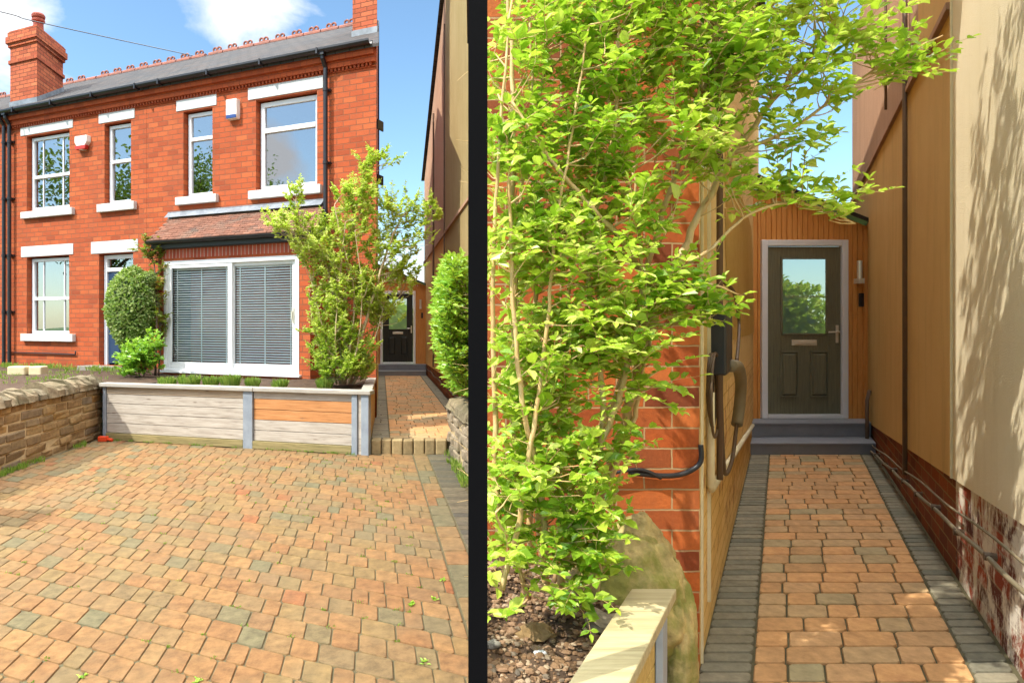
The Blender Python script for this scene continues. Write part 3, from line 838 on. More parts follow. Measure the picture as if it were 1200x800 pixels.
# return side along the passage
end = Vector((-.70, 8.42, 0)); tgt = Vector((-.79, 10.42, 0))
def wl(v): q = Matrix.Rotation(-pr, 3, 'Z') @ (Vector(v) - FL); return (q.x, q.y)
for i in range(1, 6):
    p = [wl(end + Vector((-.002, .05, 0))), wl(tgt), wl(tgt + Vector((-.05, 0, 0))), wl(end + Vector((-.055, .05, 0)))]
    mbb = MB(); mbb.prism(p[::-1] if False else p, bh[i] + .003, bh[i + 1] - .003, r.random()); mbb.build('board', 'wood_ochre', pt, .003)
p = [wl(end + Vector((.02, .1, 0))), wl(tgt + Vector((.02, 0, 0))), wl(tgt + Vector((-.12, 0, 0))), wl(end + Vector((-.12, .1, 0)))]
mbb = MB(); mbb.prism(p, .738, zt - .002, .3); mbb.build('cap_rail', 'wood_cap', pt, .006)
# soil bed behind the planter & left garden
SZ = .735
m = MB(); nx, ny = 60, 16
def bedpt(i, j):
    u = i / nx; v = j / ny
    f = FL + (FR - FL) * u + Vector((0, .05, 0)); b_ = C + E * (-5.0 + 5.0 * u) + INW * .3
    b_.x = min(b_.x, LWALL(b_.y) - .05); f.x -= .06 * u
    p = f.lerp(b_, v); z = SZ - .03 + .09 * v + .035 * noise.fractal(Vector((p.x * 3, p.y * 3, 0)), 1, 2, 4)
    return (p.x, p.y, z)
m.add([bedpt(i, j) for j in range(ny + 1) for i in range(nx + 1)], [(j * (nx + 1) + i, j * (nx + 1) + i + 1, (j + 1) * (nx + 1) + i + 1, (j + 1) * (nx + 1) + i) for j in range(ny) for i in range(nx)])
b0 = m.build('planting_soil', 'soil', smooth=True); b0['kind'] = 'structure'
m = MB(); nx, ny = 40, 40
def gp(i, j):
    x = -14 + 9.42 * i / nx; y = 3 + 13 * j / ny
    x2 = x + (0 if i < nx else 0)
    if y > 9.5: x2 = x + (i / nx) * 1.0 * min(1, (y - 9.5))
    return (x2, y, .76 + .05 * noise.fractal(Vector((x * 2, y * 2, 1)), 1, 2, 4))
m.add([gp(i, j) for j in range(ny + 1) for i in range(nx + 1)], [(j * (nx + 1) + i, j * (nx + 1) + i + 1, (j + 1) * (nx + 1) + i + 1, (j + 1) * (nx + 1) + i) for j in range(ny) for i in range(nx)])
struct(m.build('garden_ground', 'soil', smooth=True))

# ------------------------------------------------------------------ stone walls
def stone_wall(name, label, p0, p1, H, th, mat, seed, cope=True, lr=(.22, .42), hr_=(.085, .12), rough=.012, copew=.2):
    p0 = Vector((*p0, 0)); p1 = Vector((*p1, 0)); dv = p1 - p0; L = dv.length
    t = empty(name, p0, math.atan2(dv.y, dv.x), label=label, cat='wall')
    r = random.Random(seed); m = MB(); z = 0.0; Hc = H - (.17 if cope else 0)
    while z < Hc - .03:
        h = min(r.uniform(*hr_), Hc - z); x = -r.uniform(0, .2)
        if Hc - z - h < .05: h = Hc - z
        while x < L:
            w = r.uniform(*lr); x1 = min(x + w, L); xx = max(x, 0)
            if x1 - xx > .04:
                a = [r.uniform(-rough, rough) for _ in range(4)]; g = .0085
                z0, z1 = z + g, z + h - g
                ins = r.uniform(0, rough)
                vs = [(xx + g, -ins + a[0], z0), (x1 - g, -ins + a[1], z0), (x1 - g, th + a[2], z0), (xx + g, th + a[3], z0),
                      (xx + g + a[1], -ins + a[2], z1 + a[0] * .4), (x1 - g + a[0], -ins + a[0], z1 + a[3] * .4), (x1 - g, th, z1), (xx + g, th, z1)]
                m.add(vs, [(3, 2, 1, 0), (4, 5, 6, 7), (0, 1, 5, 4), (1, 2, 6, 5), (2, 3, 7, 6), (3, 0, 4, 7)], r.random())
            x = x1 if x1 < L else L + 1
        z += h
    m.build('stonework', mat, t, .014)
    m = MB(); m.box(.012, L - .012, .008, th - .008, -.02, Hc - .01); m.build('mortar', 'mortar', t)
    if cope:
        m = MB(); x = 0
        while x < L - .03:
            w = r.uniform(.8, 1.25) * copew; w = min(w, L - x)
            n = 9; e = r.uniform(.03, .05); hh = .17 * r.uniform(.72, 1.15); w_ = w; vs = []
            for side, xx in ((0, x + .008), (1, x + w - .008)):
                jx = r.uniform(-.02, .02)
                for k in range(n + 1):
                    tt = math.pi * k / n
                    rr = 1 + r.uniform(-.11, .09)
                    vs.append((xx + jx * math.sin(tt), th / 2 - math.cos(tt) * (th / 2 + e) * rr, Hc + math.sin(tt) ** .8 * hh * rr))
            fs = [(k, k + 1, n + 2 + k, n + 1 + k)[::-1] for k in range(n)] + [tuple(range(n + 1)), tuple(range(n + 1, 2 * n + 2))[::-1], (0, n + 1, 2 * n + 1, n)]
            m.add(vs, fs, r.random()); x += w
        m.build('coping', 'stone_cope', t, .012, seg=2)
    return t
stone_wall('stone_wall', 'brown coursed stone wall with rounded coping beside the driveway', (-4.42, 3.2), (-4.62, 9.72), .88, .34, 'stone_brown', 1, lr=(.26, .46), hr_=(.085, .115), rough=.016, copew=.16)
stone_wall('stone_wall', 'low grey rubble wall end at foot of the green hedge', (.285, 8.6), (.50, 6.6), .74, .35, 'stone_grey', 2, lr=(.2, .4), hr_=(.09, .14), rough=.03, copew=.6)

gp_ = empty('gate_pier', (-4.66, 5.0, 0), 0, label='square stone gate pier with pyramid cap rising from the brown driveway wall', cat='pier')
m = MB(); r = random.Random(9); z = 0
while z < 1.54:
    h = r.uniform(.13, .19)
    m.box(-.19 + r.uniform(-.008, .008), .01 + r.uniform(-.05, .05), -.2, .2, z + .005, min(z + h, 1.57) - .005, r.random())
    m.box(.07, .19 + r.uniform(-.008, .008), -.2, .2, z + .005, min(z + h, 1.57) - .005, r.random()); z += h
m.build('stonework', 'stone_brown', gp_, .012)
m = MB(); m.box(-.17, .17, -.18, .18, 0, 1.56); m.build('mortar', 'mortar', gp_)
m = MB(); q = [(-.24, -.25), (.24, -.25), (.24, .25), (-.24, .25)]; m.prism(q, 1.571, 1.63, .4); m.prism(q, 1.6301, 1.88, .4, top=[(-.03, -.03), (.03, -.03), (.03, .03), (-.03, .03)])
m.build('cap', 'stone_cope', gp_, .008)
# ------------------------------------------------------------------ neighbouring rendered house (front view, right)
nb = empty('rendered_house', (0, 0, 0), 0, label='ochre rendered gable house across the front passage, behind the hedge', cat='house')
X = RWALL; z_far = 5.9
def gz(Z): return z_far + (20.4 - Z) * .375 if Z > 12 else 9.05 - (12 - Z) * .375
def wallstrip(parent, name, mat, Za, Zb, zlo, zhi, off=0, fn=RWALL, nx=14, flip=False):
    m = MB(); vs = []
    for i in range(nx + 1):
        Z = Za + (Zb - Za) * i / nx
        lo = zlo(Z) if callable(zlo) else zlo; hi = zhi(Z) if callable(zhi) else zhi
        vs += [(fn(Z) + off, Z, lo), (fn(Z) + off, Z, hi)]
    fs = [(2 * i, 2 * i + 2, 2 * i + 3, 2 * i + 1) for i in range(nx)]
    if flip: fs = [f[::-1] for f in fs]
    m.add(vs, fs); return m.build(name, mat, parent)
pb = lambda Z: .58 - (Z - 10.7) * .0125
wallstrip(nb, 'gable_wall', 'render_khaki', 10.05, 13.7, pb, gz, 0)
wallstrip(nb, 'gable_wall', 'render_ochre', 13.7, 20.4, pb, 3.42, 0)
wallstrip(nb, 'upper_wall', 'render_mauve', 13.7, 20.4, 3.42, gz, .006)
wallstrip(nb, 'brick_plinth', 'brick_base', 10.05, 20.4, 0, pb, .03)
m = MB()
for i in range(24):
    pass
m.obox((RWALL(15.2) - .01, 15.2, 3.44), Vector((-.0675 * 5.2, 5.2, 0)), Vector((.02, 0, 0)), Vector((0, 0, .025)))
m.build('string_course', 'render_mauve', nb)
m = MB(); m.tube([(RWALL(16.2) - .05, 16.2, .6), (RWALL(16.2) - .05, 16.2, 6.6)], .022, 8)
m.tube([(RWALL(13.65) - .03, 13.65, .6), (RWALL(13.65) - .03, 13.65, 7.6)], .016, 8)
m.build('wall_pipe', 'pipe_brown', nb)
m = MB(); Z0 = 10.06
m.prism([(RWALL(10.05) + .01, 10.05), (3.3, 10.05), (6.2, 15), (6.2, 20.4), (RWALL(20.4) + .01, 20.4)][::1], 0, 5.85)
m.build('house_body', 'brick_base', nb)
m = MB()
m.add([(RWALL(20.6) - .08, 20.6, z_far + .02), (6.4, 20.6, z_far + .02), (6.4, 12, 9.12), (RWALL(12) - .08, 12, 9.12)], [(0, 1, 2, 3)])
m.add([(RWALL(9.9) - .08, 9.9, 8.35), (6.4, 9.9, 8.35), (6.4, 12, 9.12), (RWALL(12) - .08, 12, 9.12)], [(3, 2, 1, 0)])
m.add([(RWALL(10.05), 10.05, 5.8), (3.3, 10.05, 5.8), (3.3, 10.05, 8.3), (RWALL(10.05), 10.05, 8.3)], [(0, 1, 2, 3)])
m.build('roof', 'slate', nb)
# low service pipe with clips along the plinth
m = MB(); pts = [(RWALL(Z) - .03, Z, .38 + .02 * math.sin(Z * 3)) for Z in [10.1 + .4 * i for i in range(24)]]
m.tube(pts, .016, 6); m.build('service_pipe', 'cable_dark', nb, smooth=True)

# ------------------------------------------------------------------ composite doors in clad porches
def porch(name, label, x0, x1, Z, zp, leaf, dlabel, fl, fr_, zl, zr, body_dir):
    p = empty(name, ((x0 + x1) / 2, Z, zp), 0, label=label, cat='porch')
    cx = (x0 + x1) / 2
    A, B = fl - cx, fr_ - cx; a, b = x0 - cx, x1 - cx
    dz0 = .29; dz1 = dz0 + 2.11
    zl -= zp; zr -= zp
    tz = lambda x: zl + (zr - zl) * (x - a) / (b - a)
    # vertical boards as one clad wall
    m = MB(); x = a; w = .062
    while x < b - .005:
        e = min(x + w, b)
        segs = [(dz0 - .29, tz(x), tz(e))] if (e <= A + .001 or x >= B - .001) else None
        if segs: lo = .0
        else: lo = dz1
        if x < A < e: e = A; lo = 0
        if x < B < e and lo == dz1: e = B
        m.add([(x + .005, 0, lo), (e - .005, 0, lo), (e - .005, 0, tz(e)), (x + .005, 0, tz(x)),
               (x + .002, .02, lo), (e - .002, .02, lo), (e - .002, .02, tz(e)), (x + .002, .02, tz(x))],
              [(0, 1, 2, 3), (0, 3, 7, 4), (1, 5, 6, 2), (0, 4, 5, 1)], rnd.random())
        x = e
    m.build('cladding', 'clad', p)
    m = MB(); m.prism([(a, .021), (A, .021), (A + body_dir * 0, .06), (a, .06)], 0, tz(A) - .02); m.prism([(B, .021), (b, .021), (b, .06), (B, .06)], 0, zr - .02)
    m.box(A, B, .021, .06, dz1, tz(B) - .02)
    dd = 2.2
    m.add([(a, .06, 0), (a + body_dir * dd, dd, 0), (a + body_dir * dd, dd, zl), (a, .06, zl)], [(0, 1, 2, 3)])
    m.add([(b, .06, 0), (b, .06, zr), (b + body_dir * dd, dd, zr), (b + body_dir * dd, dd, 0)], [(0, 1, 2, 3)])
    m.build('porch_wall', 'clad', p)
    m = MB(); th = .05; ov = .12
    vs = [(a - .0, -ov, zl + .01), (b + .0, -ov, zr + .01), (b + body_dir * dd, dd, zr + .01), (a + body_dir * dd, dd, zl + .01)]
    vs += [(x, y, z + th) for x, y, z in vs]
    m.add(vs, [(3, 2, 1, 0), (4, 5, 6, 7), (0, 1, 5, 4), (1, 2, 6, 5), (2, 3, 7, 6), (3, 0, 4, 7)])
    m.box(a, a + .07, -.05, -.001, zl - .12, zl - .0)
    m.build('lean_to_roof', 'black_plastic', p)
    m = MB(); m.box(a, A - .002, -.012, -.0, .0, .08); m.build('base_trim', 'clad', p)
    # corner trims
    m = MB(); m.box(b - .05, b - .005, -.015, -.001, .0, tz(b) - .04); m.box(a + .002, a + .03, -.015, -.001, 0, tz(a + .03) - .03)
    m.build('corner_trim', 'clad', p)
    # frame + leaf
    m = MB(); f = .072; y = -.03
    m.box(A, A + f, y, .05, dz0, dz1); m.box(B - f, B, y, .05, dz0, dz1); m.box(A + f, B - f, y, .05, dz1 - f, dz1)
    m.box(A + f, B - f, y - .01, .05, dz0, dz0 + .045)
    fr = m.build('door_frame', 'frame_grey' if leaf == 'door_grey' else 'upvc', p, .006)
    l, r_, bz, tz_ = A + f + .006, B - f - .006, dz0 + .05, dz1 - f - .006
    Wd, Hd = r_ - l, tz_ - bz
    gx0, gx1, gz0, gz1 = l + Wd * .18, l + Wd * .82, bz + Hd * .47, bz + Hd * .935
    m = MB(); y0, y1 = .0, .04
    m.box(l, gx0, y0, y1, bz, tz_); m.box(gx1, r_, y0, y1, bz, tz_); m.box(gx0, gx1, y0, y1, bz, gz0); m.box(gx0, gx1, y0, y1, gz1, tz_)
    dl = m.build('door', leaf, p, .003)
    if dlabel: dl['label'] = dlabel
    m = MB(); g = .022
    for q in ((gx0, gx0 + g, gz0, gz1), (gx1 - g, gx1, gz0, gz1), (gx0, gx1, gz0, gz0 + g), (gx0, gx1, gz1 - g, gz1)): m.box(q[0], q[1], -.014, .01, q[2], q[3])
    m.build('glazing_trim', leaf, dl, .006)
    m = MB(); m.add([(gx0, .02, gz0), (gx1, .02, gz0), (gx1, .02, gz1), (gx0, .02, gz1)], [(0, 1, 2, 3)]); m.build('pane', 'glass_door', dl)
    m = MB(); m.box(gx0 + g, gx1 - g, .024, .03, (gz0 + gz1) / 2 - .006, (gz0 + gz1) / 2 + .006)
    m.build('glazing_bar', 'upvc', dl)
    # lower panels
    for q0, q1 in ((.17, .42), (.58, .83)):
        X0, X1, Z0, Z1 = l + Wd * q0, l + Wd * q1, bz + Hd * .10, bz + Hd * .375
        m = MB(); t = .016
        for (c0, c1, e0, e1) in ((X0, X0 + t, Z0, Z1), (X1 - t, X1, Z0, Z1), (X0, X1, Z0, Z0 + t), (X0, X1, Z1 - t, Z1)): m.box(c0, c1, -.020, .001, e0, e1)
        n = [(X0 + .04, Z0 + .04), (X1 - .04, Z0 + .04), (X1 - .04, Z1 - .04), (X0 + .04, Z1 - .04)]; o_ = [(X0 + .02, Z0 + .02), (X1 - .02, Z0 + .02), (X1 - .02, Z1 - .02), (X0 + .02, Z1 - .02)]
        m.add([(x, -.001, z) for x, z in o_] + [(x, -.026, z) for x, z in n], [(4, 5, 6, 7), (0, 1, 5, 4), (1, 2, 6, 5), (2, 3, 7, 6), (3, 0, 4, 7)])
        m.build('door_panel', leaf, dl, .003)
    m = MB(); lc = (l + r_) / 2; lz = bz + Hd * .425
    m.box(lc - .15, lc + .15, -.012, -.001, lz - .034, lz + .034); m.box(lc - .13, lc + .13, -.02, -.0125, lz - .018, lz + .02)
    m.build('letterbox', 'steel', dl, .005)
    m = MB(); hx = r_ - .045; hz = bz + Hd * .49
    m.box(hx - .016, hx + .016, -.012, -.001, hz - .13, hz + .08)
    m.tube([(hx, -.01, hz), (hx, -.05, hz), (hx - .03, -.055, hz), (hx - .13, -.055, hz - .004)], .01, 8)
    m.build('handle', 'steel', dl, .003)
    # wall lamp and bell
    lx = B + (b - B) * .46
    m = MB(); m.tube([(lx, -.06, dz1 - .25), (lx, -.06, dz1 - .46)], .028, 14); m.box(lx - .032, lx + .032, -.1, -.001, dz1 - .52, dz1 - .46)
    m.build('wall_lamp', 'steel', p)
    m = MB(); m.box(lx + .02, lx + .075, -.03, -.001, dz1 - .79, dz1 - .63); m.build('doorbell', 'black_plastic', p, .008)
    # steps
    for (y0_, y1_, z0, z1) in ((-.75, -.0, -.0, .125), (-.36, -.0, .129, .285)):
        ka = body_dir * 1.05; q4 = lambda yy: [(a + ka * yy, yy), (b + ka * yy, yy), (b, y1_), (a, y1_)]
        m = MB(); m.prism(q4(y0_), z0, z1 - .018); s = m.build('step', 'step_tile', p, .003)
        m = MB(); m.prism(q4(y0_ - .012), z1 - .0175, z1); m.build('tread', 'step_nose', s, .003)
    return p
porch('porch', 'timber clad porch with black door at the end of the narrow front passage', LWALL(19.8) - .03, RWALL(19.8) + .02, 19.8, PATH_Z - .0, 'door_black', None,
      (445.5 - PX) / F * 19.8, (487 - PX) / F * 19.8, 3.30, 2.72, 0)
porch('porch', 'timber clad porch with charcoal wood grain door at end of the sunny side passage', SL(8.1) - .01, SR(8.1) + .0, 8.1, ZR, 'door_grey', None,
      (891.6 - PX) / F * 8.1, (992.7 - PX) / F * 8.1, 3.30, 2.76, .5)

# ------------------------------------------------------------------ side passage (right view)
m = MB(); sd = Vector((.52, 1, 0)); y0 = 1.2
inr = lambda t: (.225 - .02 * t / 7, (SR(y0 + t) - SL(y0 + t)) - .155 - .03 * (1 - t / 7))
pave(m, (SL(y0), y0, 0), (1, 0, 0), sd, (0, 42), .148, inr, (.15, .2, .2, .24), ZR, .007, 21, lambda p, r: r.random() if r.random() > .25 else r.uniform(.3, .8))
struct(m.build('side_path', 'paver_warm'))
m = MB()
pave(m, (SL(y0), y0, 0), (1, 0, 0), sd, (0, 76), .082, lambda t: (0.0, inr(t)[0] - .004), (.6,), ZR - .001, .007, 22)
pave(m, (SL(y0), y0, 0), (1, 0, 0), sd, (0, 76), .082, lambda t: (inr(t)[1] + .004, SR(y0 + t) - SL(y0 + t)), (.6,), ZR - .001, .007, 23)
struct(m.build('side_path_edging', 'paver_grey'))
m = MB(); m.prism([(SL(.9), .9), (SR(.9) + .05, .9), (SR(8.3) + .05, 8.3), (SL(8.3), 8.3)], -.05, ZR - .012)
struct(m.build('side_path_bedding', 'bedding'))

bh_ = empty('brick_house', (1.12, 2.8, 0), 0, label='brick house corner with ochre painted flank beside the sunny side passage', cat='house')
bx = lambda v: (v[0] - 1.12, v[1] - 2.8)
HT = 5.75
m = MB(); a = bx((.215, 2.8)); m.add([(a[0], 0, 0), (0, 0, 0), (0, 0, HT), (a[0], 0, HT)], [(0, 1, 2, 3)])
m.build('front_wall', 'brick_near', bh_)
m = MB(); q = bx((.70, 10.0)); m.add([(a[0], 0, 0), (a[0], 0, HT), (q[0], q[1], HT), (q[0], q[1], 0)], [(0, 1, 2, 3)])
q2 = bx((SL(9.98), 9.98)); m.add([(q[0], q[1], 0), (q[0], q[1], HT), (q2[0], q2[1], HT), (q2[0], q2[1], 0)], [(0, 1, 2, 3)])
m.build('rear_wall', 'brick_red', bh_)
m = MB(); c1 = bx((SL(3.35), 3.35))
m.add([(.0, .0, 0), (q2[0], q2[1], 0), (q2[0], q2[1], 1.25), (0, 0, 1.25)], [(0, 1, 2, 3)])
m.build('painted_brickwork', 'brick_ochre', bh_)
m = MB(); m.add([(.0, .0, 1.25), (q2[0], q2[1], 1.25), (q2[0], q2[1], HT), (0, 0, HT)], [(0, 1, 2, 3)])
m.build('painted_render', 'ochre_side', bh_)
m = MB(); m.prism([(a[0] - .1, -.2), (.15, -.2), (q2[0] + .15, q2[1] + .1), (q[0] - .1, q[1] + .1)], HT, HT + .12,
                  ); m.prism([(a[0] - .1, -.2), (.15, -.2), (q2[0] + .15, q2[1] + .1), (q[0] - .1, q[1] + .1)], HT + .12, HT + .5, top=[(a[0] + .3, 1.6), (.5, 1.6), (q2[0] - 1.2, q2[1] - 1.2), (q[0] + .9, q[1] - 1.2)])
m.build('roof', 'slate', bh_)
# flank fittings; s = distance in depth from the corner
SN = Vector((1, -.52, 0)).normalized()           # outward normal of flank
def fl_(Z, z, off=0): v = Vector((SL(Z), Z, z)) + SN * off; return (v.x - 1.12, v.y - 2.8, v.z)
def pxZ(px): return (1.12 - .52 * 2.8) / ((px - PX) / F - .52)
m = MB(); Zp = pxZ(829.5)
m.tube([fl_(Zp, .9, .05), fl_(Zp, 5.7, .05)], .014, 10); m.build('vertical_pipe', 'pipe_brown', bh_, smooth=True)
m = MB(); m.tube([fl_(pxZ(821), ZR, .004), fl_(pxZ(821), 5.7, .004)], .008, 6); m.tube([fl_(pxZ(829), .35, .004), fl_(pxZ(829), 5.7, .004)], .012, 6)
m.build('wall_bead', 'trim_white', bh_)
m = MB(); Z1, Z2 = pxZ(827.6), pxZ(880)
m.tube([fl_(Z1 * .995, 1.30, .02), fl_(Z1 * .995, .885, .02), fl_(Z1, .87, .02), fl_(Z2, .50, .02)], .018, 8)
m.build('white_conduit', 'trim_white', bh_, smooth=True)
m = MB(); Zb = pxZ(850)
v0 = Vector(fl_(pxZ(829), 0, 0)); v1 = Vector(fl_(pxZ(838), 0, 0)); sn = SN * .08
m.prism([(v0.x, v0.y), (v0.x + sn.x, v0.y + sn.y), (v1.x + sn.x, v1.y + sn.y), (v1.x, v1.y)], 1.37, 1.66)
m.build('meter_box', 'black_plastic', bh_, .01)
# hose and looped cables
def loop(c, rx, rz, Z, off, n=28, a0=0, a1=2 * math.pi):
    return [fl_(Z + rx * math.cos(a0 + (a1 - a0) * i / n), c + rz * math.sin(a0 + (a1 - a0) * i / n), off) for i in range(n + 1)]
m = MB()
for k in range(3): m.tube(loop(1.33 - .02 * k, .12 + .03 * k, .14 + .022 * k, pxZ(827), .02 + .01 * k), .006, 6)
m.build('cable_coil', 'cable_dark', bh_, smooth=True)
m = MB()
pp = bez([fl_(pxZ(835), 1.40, .08), fl_(pxZ(840), 1.38, .10), fl_(pxZ(845), 1.28, .10), fl_(pxZ(846), 1.15, .09), fl_(pxZ(845), 1.05, .08)], 18)
m.tube(pp, .03, 12); m.build('flexible_duct', 'cable_grey', bh_, smooth=True)
m = MB()
m.tube(bez([fl_(pxZ(845), 1.06, .08), fl_(pxZ(841), .90, .07), fl_(pxZ(835), .88, .06), fl_(pxZ(831), .98, .06), fl_(pxZ(831), 1.25, .05)]), .010, 8)
m.tube(bez([fl_(pxZ(842), 1.82, .03), fl_(pxZ(850), 1.78, .05), fl_(pxZ(854), 1.6, .06), fl_(pxZ(845), 1.40, .08)]), .010, 8)
m.build('loose_cable', 'cable_dark', bh_, smooth=True)
# black cable across the brick front
m = MB(); cy = -.02
pp = [W(735, 552, 2.8), W(775, 556, 2.8), W(800, 553, 2.8), W(818, 541, 2.8), W(819, 520, 2.8)]
m.tube(bez([(p.x - 1.12, cy, p.z) for p in pp]), .011, 8)
pp = [W(700, 556, 2.8), W(745, 548, 2.8), W(772, 558, 2.8)]
m.tube(bez([(p.x - 1.12, cy - .01, p.z) for p in pp]), .008, 6)
m.build('surface_cable', 'black_plastic', bh_, smooth=True)
# diagonal boarding relief high on the flank near the porch
m = MB()
for i in range(34):
    Z = 4.4 + i * .11; z = 1.5
    p = Vector(fl_(Z, z + .0, .006)); q = Vector(fl_(Z - .75, z + 1.15, .006))
    if Z - .75 < 4.0: q = Vector(fl_(4.0, z + 1.15 * (Z - 4.0) / .75, .006))
    m.tube([p, q], .006, 5)
m.build('diagonal_relief', 'ochre_side', bh_)

# right hand rendered wall
rw = empty('rendered_house', (SR(8.1), 8.1, 0), 0, label='tall rendered wall along the sunny side passage, dappled with leaf shade, brick base', cat='house')
def rws(name, mat, Za, Zb, zlo, zhi, off=0): 
    o = wallstrip(rw, name, mat, Za, Zb, zlo, zhi, off, SR, 12)
    me = o.data
    for v in me.vertices: v.co.x -= SR(8.1); v.co.y -= 8.1
    return o
pb2 = lambda Z: .82 - (Z - 2.65) * .0697
zSun = 3.83
rws('render_wall', 'render_ochre', zSun, 10.2, pb2, 3.37, 0)
rws('render_wall', 'render_cream', .6, zSun, pb2, 5.7, 0)  # same wall, painted paler on the stretch where sun falls
rws('upper_render_wall', 'render_mauve', 4.9, 10.2, 3.37, 5.7, .008)
rws('upper_render_wall', 'render_ochre', zSun, 4.9, 3.37, 5.7, .008)
rws('brick_plinth', 'brick_base', zSun, 10.2, 0, pb2, .02)
rws('brick_plinth', 'brick_flaking', .6, zSun, 0, pb2, .02)
m = MB(); e = SR(10.2) - SR(8.1)
m.prism([(SR(.6) - SR(8.1) + .03, .6 - 8.1), (SR(.6) - SR(8.1) + 4, .6 - 8.1), (e + 4, 2.1), (e + .03, 2.1)], 0, 5.68)
m.build('house_body', 'brick_base', rw)
rn = Vector((-1, .534, 0)).normalized()
def rwp(Z, z, off): v = Vector((SR(Z), Z, z)) + rn * off; return (v.x - SR(8.1), v.y - 8.1, v.z)
m = MB(); ax = (Vector(rwp(3.0, 0, 0)) - Vector(rwp(10.2, 0, 0))) / 2
c0 = (Vector(rwp(zSun, 3.39, .012)) + Vector(rwp(10.2, 3.39, .012))) / 2; ax = (Vector(rwp(10.2, 0, 0)) - Vector(rwp(zSun, 0, 0))) / 2
m.obox(c0, ax, rn * .018, Vector((0, 0, .02))); m.build('string_course', 'render_mauve', rw)
pz = lambda px: .904 / ((px - PX) / F - .534)
m = MB()
m.tube([rwp(pz(1066), .45, .03), rwp(pz(1066), 5.6, .03)], .017, 8); m.build('vertical_pipe', 'pipe_brown', rw, smooth=True)
m = MB(); m.tube([rwp(pz(1041), 3.6, .02), rwp(pz(1041), 5.6, .02)], .012, 8); m.build('vertical_cable', 'pipe_brown', rw, smooth=True)
m = MB(); m.tube([rwp(zSun, pb2(zSun), .004), rwp(zSun, 5.6, .004)], .008, 6); m.build('wall_bead', 'trim_white', rw)
m = MB(); zz = [3.83 + .0]
pts = []
Zs = [1.0 + .28 * i for i in range(26)]
for k, Z in enumerate(Zs): pts.append(rwp(Z, .605 - (Z - 2.65) * .0785 + .005 * math.sin(k * 1.9), .04))
m.tube(bez(pts, 9), .0105, 8)
pts = [rwp(Z, .70 - (Z - 2.65) * .085 + .008 * math.sin(k * 1.1), .03) for k, Z in enumerate(Zs)]
m.tube(bez(pts, 9), .0065, 6)
m.build('service_pipe', 'cable_grey', rw, smooth=True)
for k in range(1, 24, 2):
    m = MB(); Z = Zs[k]; c = Vector(rwp(Z, .605 - (Z - 2.65) * .0785 + .012 * math.sin(k * 1.9), .03))
    m.tube([c - rn * .02, c + rn * .025], .018, 10)
    m.build('pipe_clip', 'cable_dark', rw)
m = MB(); m.tube([rwp(7.6, ZR + .02, .05), rwp(7.6, .75, .05), rwp(7.7, .85, .02)], .02, 8); m.build('riser_pipe', 'pipe_brown', rw, smooth=True)

# ------------------------------------------------------------------ divider post and the near raised bed
m = MB(); k0, k1 = (548.7 - PX) / F, (571.3 - PX) / F; Zn = 1.5
m.prism([(k0 * Zn, Zn), (k1 * Zn, Zn), (k1 * Zn + .004, Zn + .06), (k0 * Zn + .004, Zn + .06)], -.02, 2.6)  # made-up post, stands for the black border dividing the views
tag(m.build('divider_post', 'post_black'), 'tall slim black post added as the dividing bar between the two views', 'post')

nbp = empty('timber_planter', (.25, 1.35, 0), 0, label='near raised bed edged with ochre sleeper boards beside the brick corner', cat='planter')
rel = lambda x, y: (x - .25, y - 1.35)
T = .75
def lpz(z0, z1, pts, name, mat, t=.5, bev=.004):
    m = MB(); m.prism([rel(*p) for p in pts], z0, z1, t); return m.build(name, mat, nbp, bev)
oi = lambda y: .66 + .56 * (y - 2.2); oo = lambda y: .805 + .56 * (y - 2.2)
lpz(T - .035, T, [(oi(1.36), 1.36), (oo(1.36), 1.36), (oo(2.2), 2.2), (oi(2.2), 2.2)], 'cap_rail', 'wood_near', .2)
for i, (z0, z1) in enumerate(((.2, .33), (.335, .46), (.465, .59), (.595, .712))):
    lpz(z0, z1, [(oo(1.38) - .075, 1.38), (oo(1.38) - .03, 1.38), (oo(2.18) - .03, 2.18), (oo(2.18) - .075, 2.18)], 'board', 'wood_ochre', .3 * i)
lpz(.2, .712, [(oo(2.02) - .028, 2.02), (oo(2.02) - .004, 2.02), (oo(2.08) - .004, 2.08), (oo(2.08) - .028, 2.08)], 'post', 'galv')
for i in range(5):
    lpz(.0 + .14 * i, .135 + .14 * i, [(.092, 1.36), (.107, 1.36), (.210, 2.79), (.195, 2.79)], 'board', 'wood_tan', .17 * i)
lpz(.0, T - .036, [(.108, 1.36), (.30, 1.36), (.30, 1.39), (.11, 1.39)], 'board', 'wood_tan', .8)
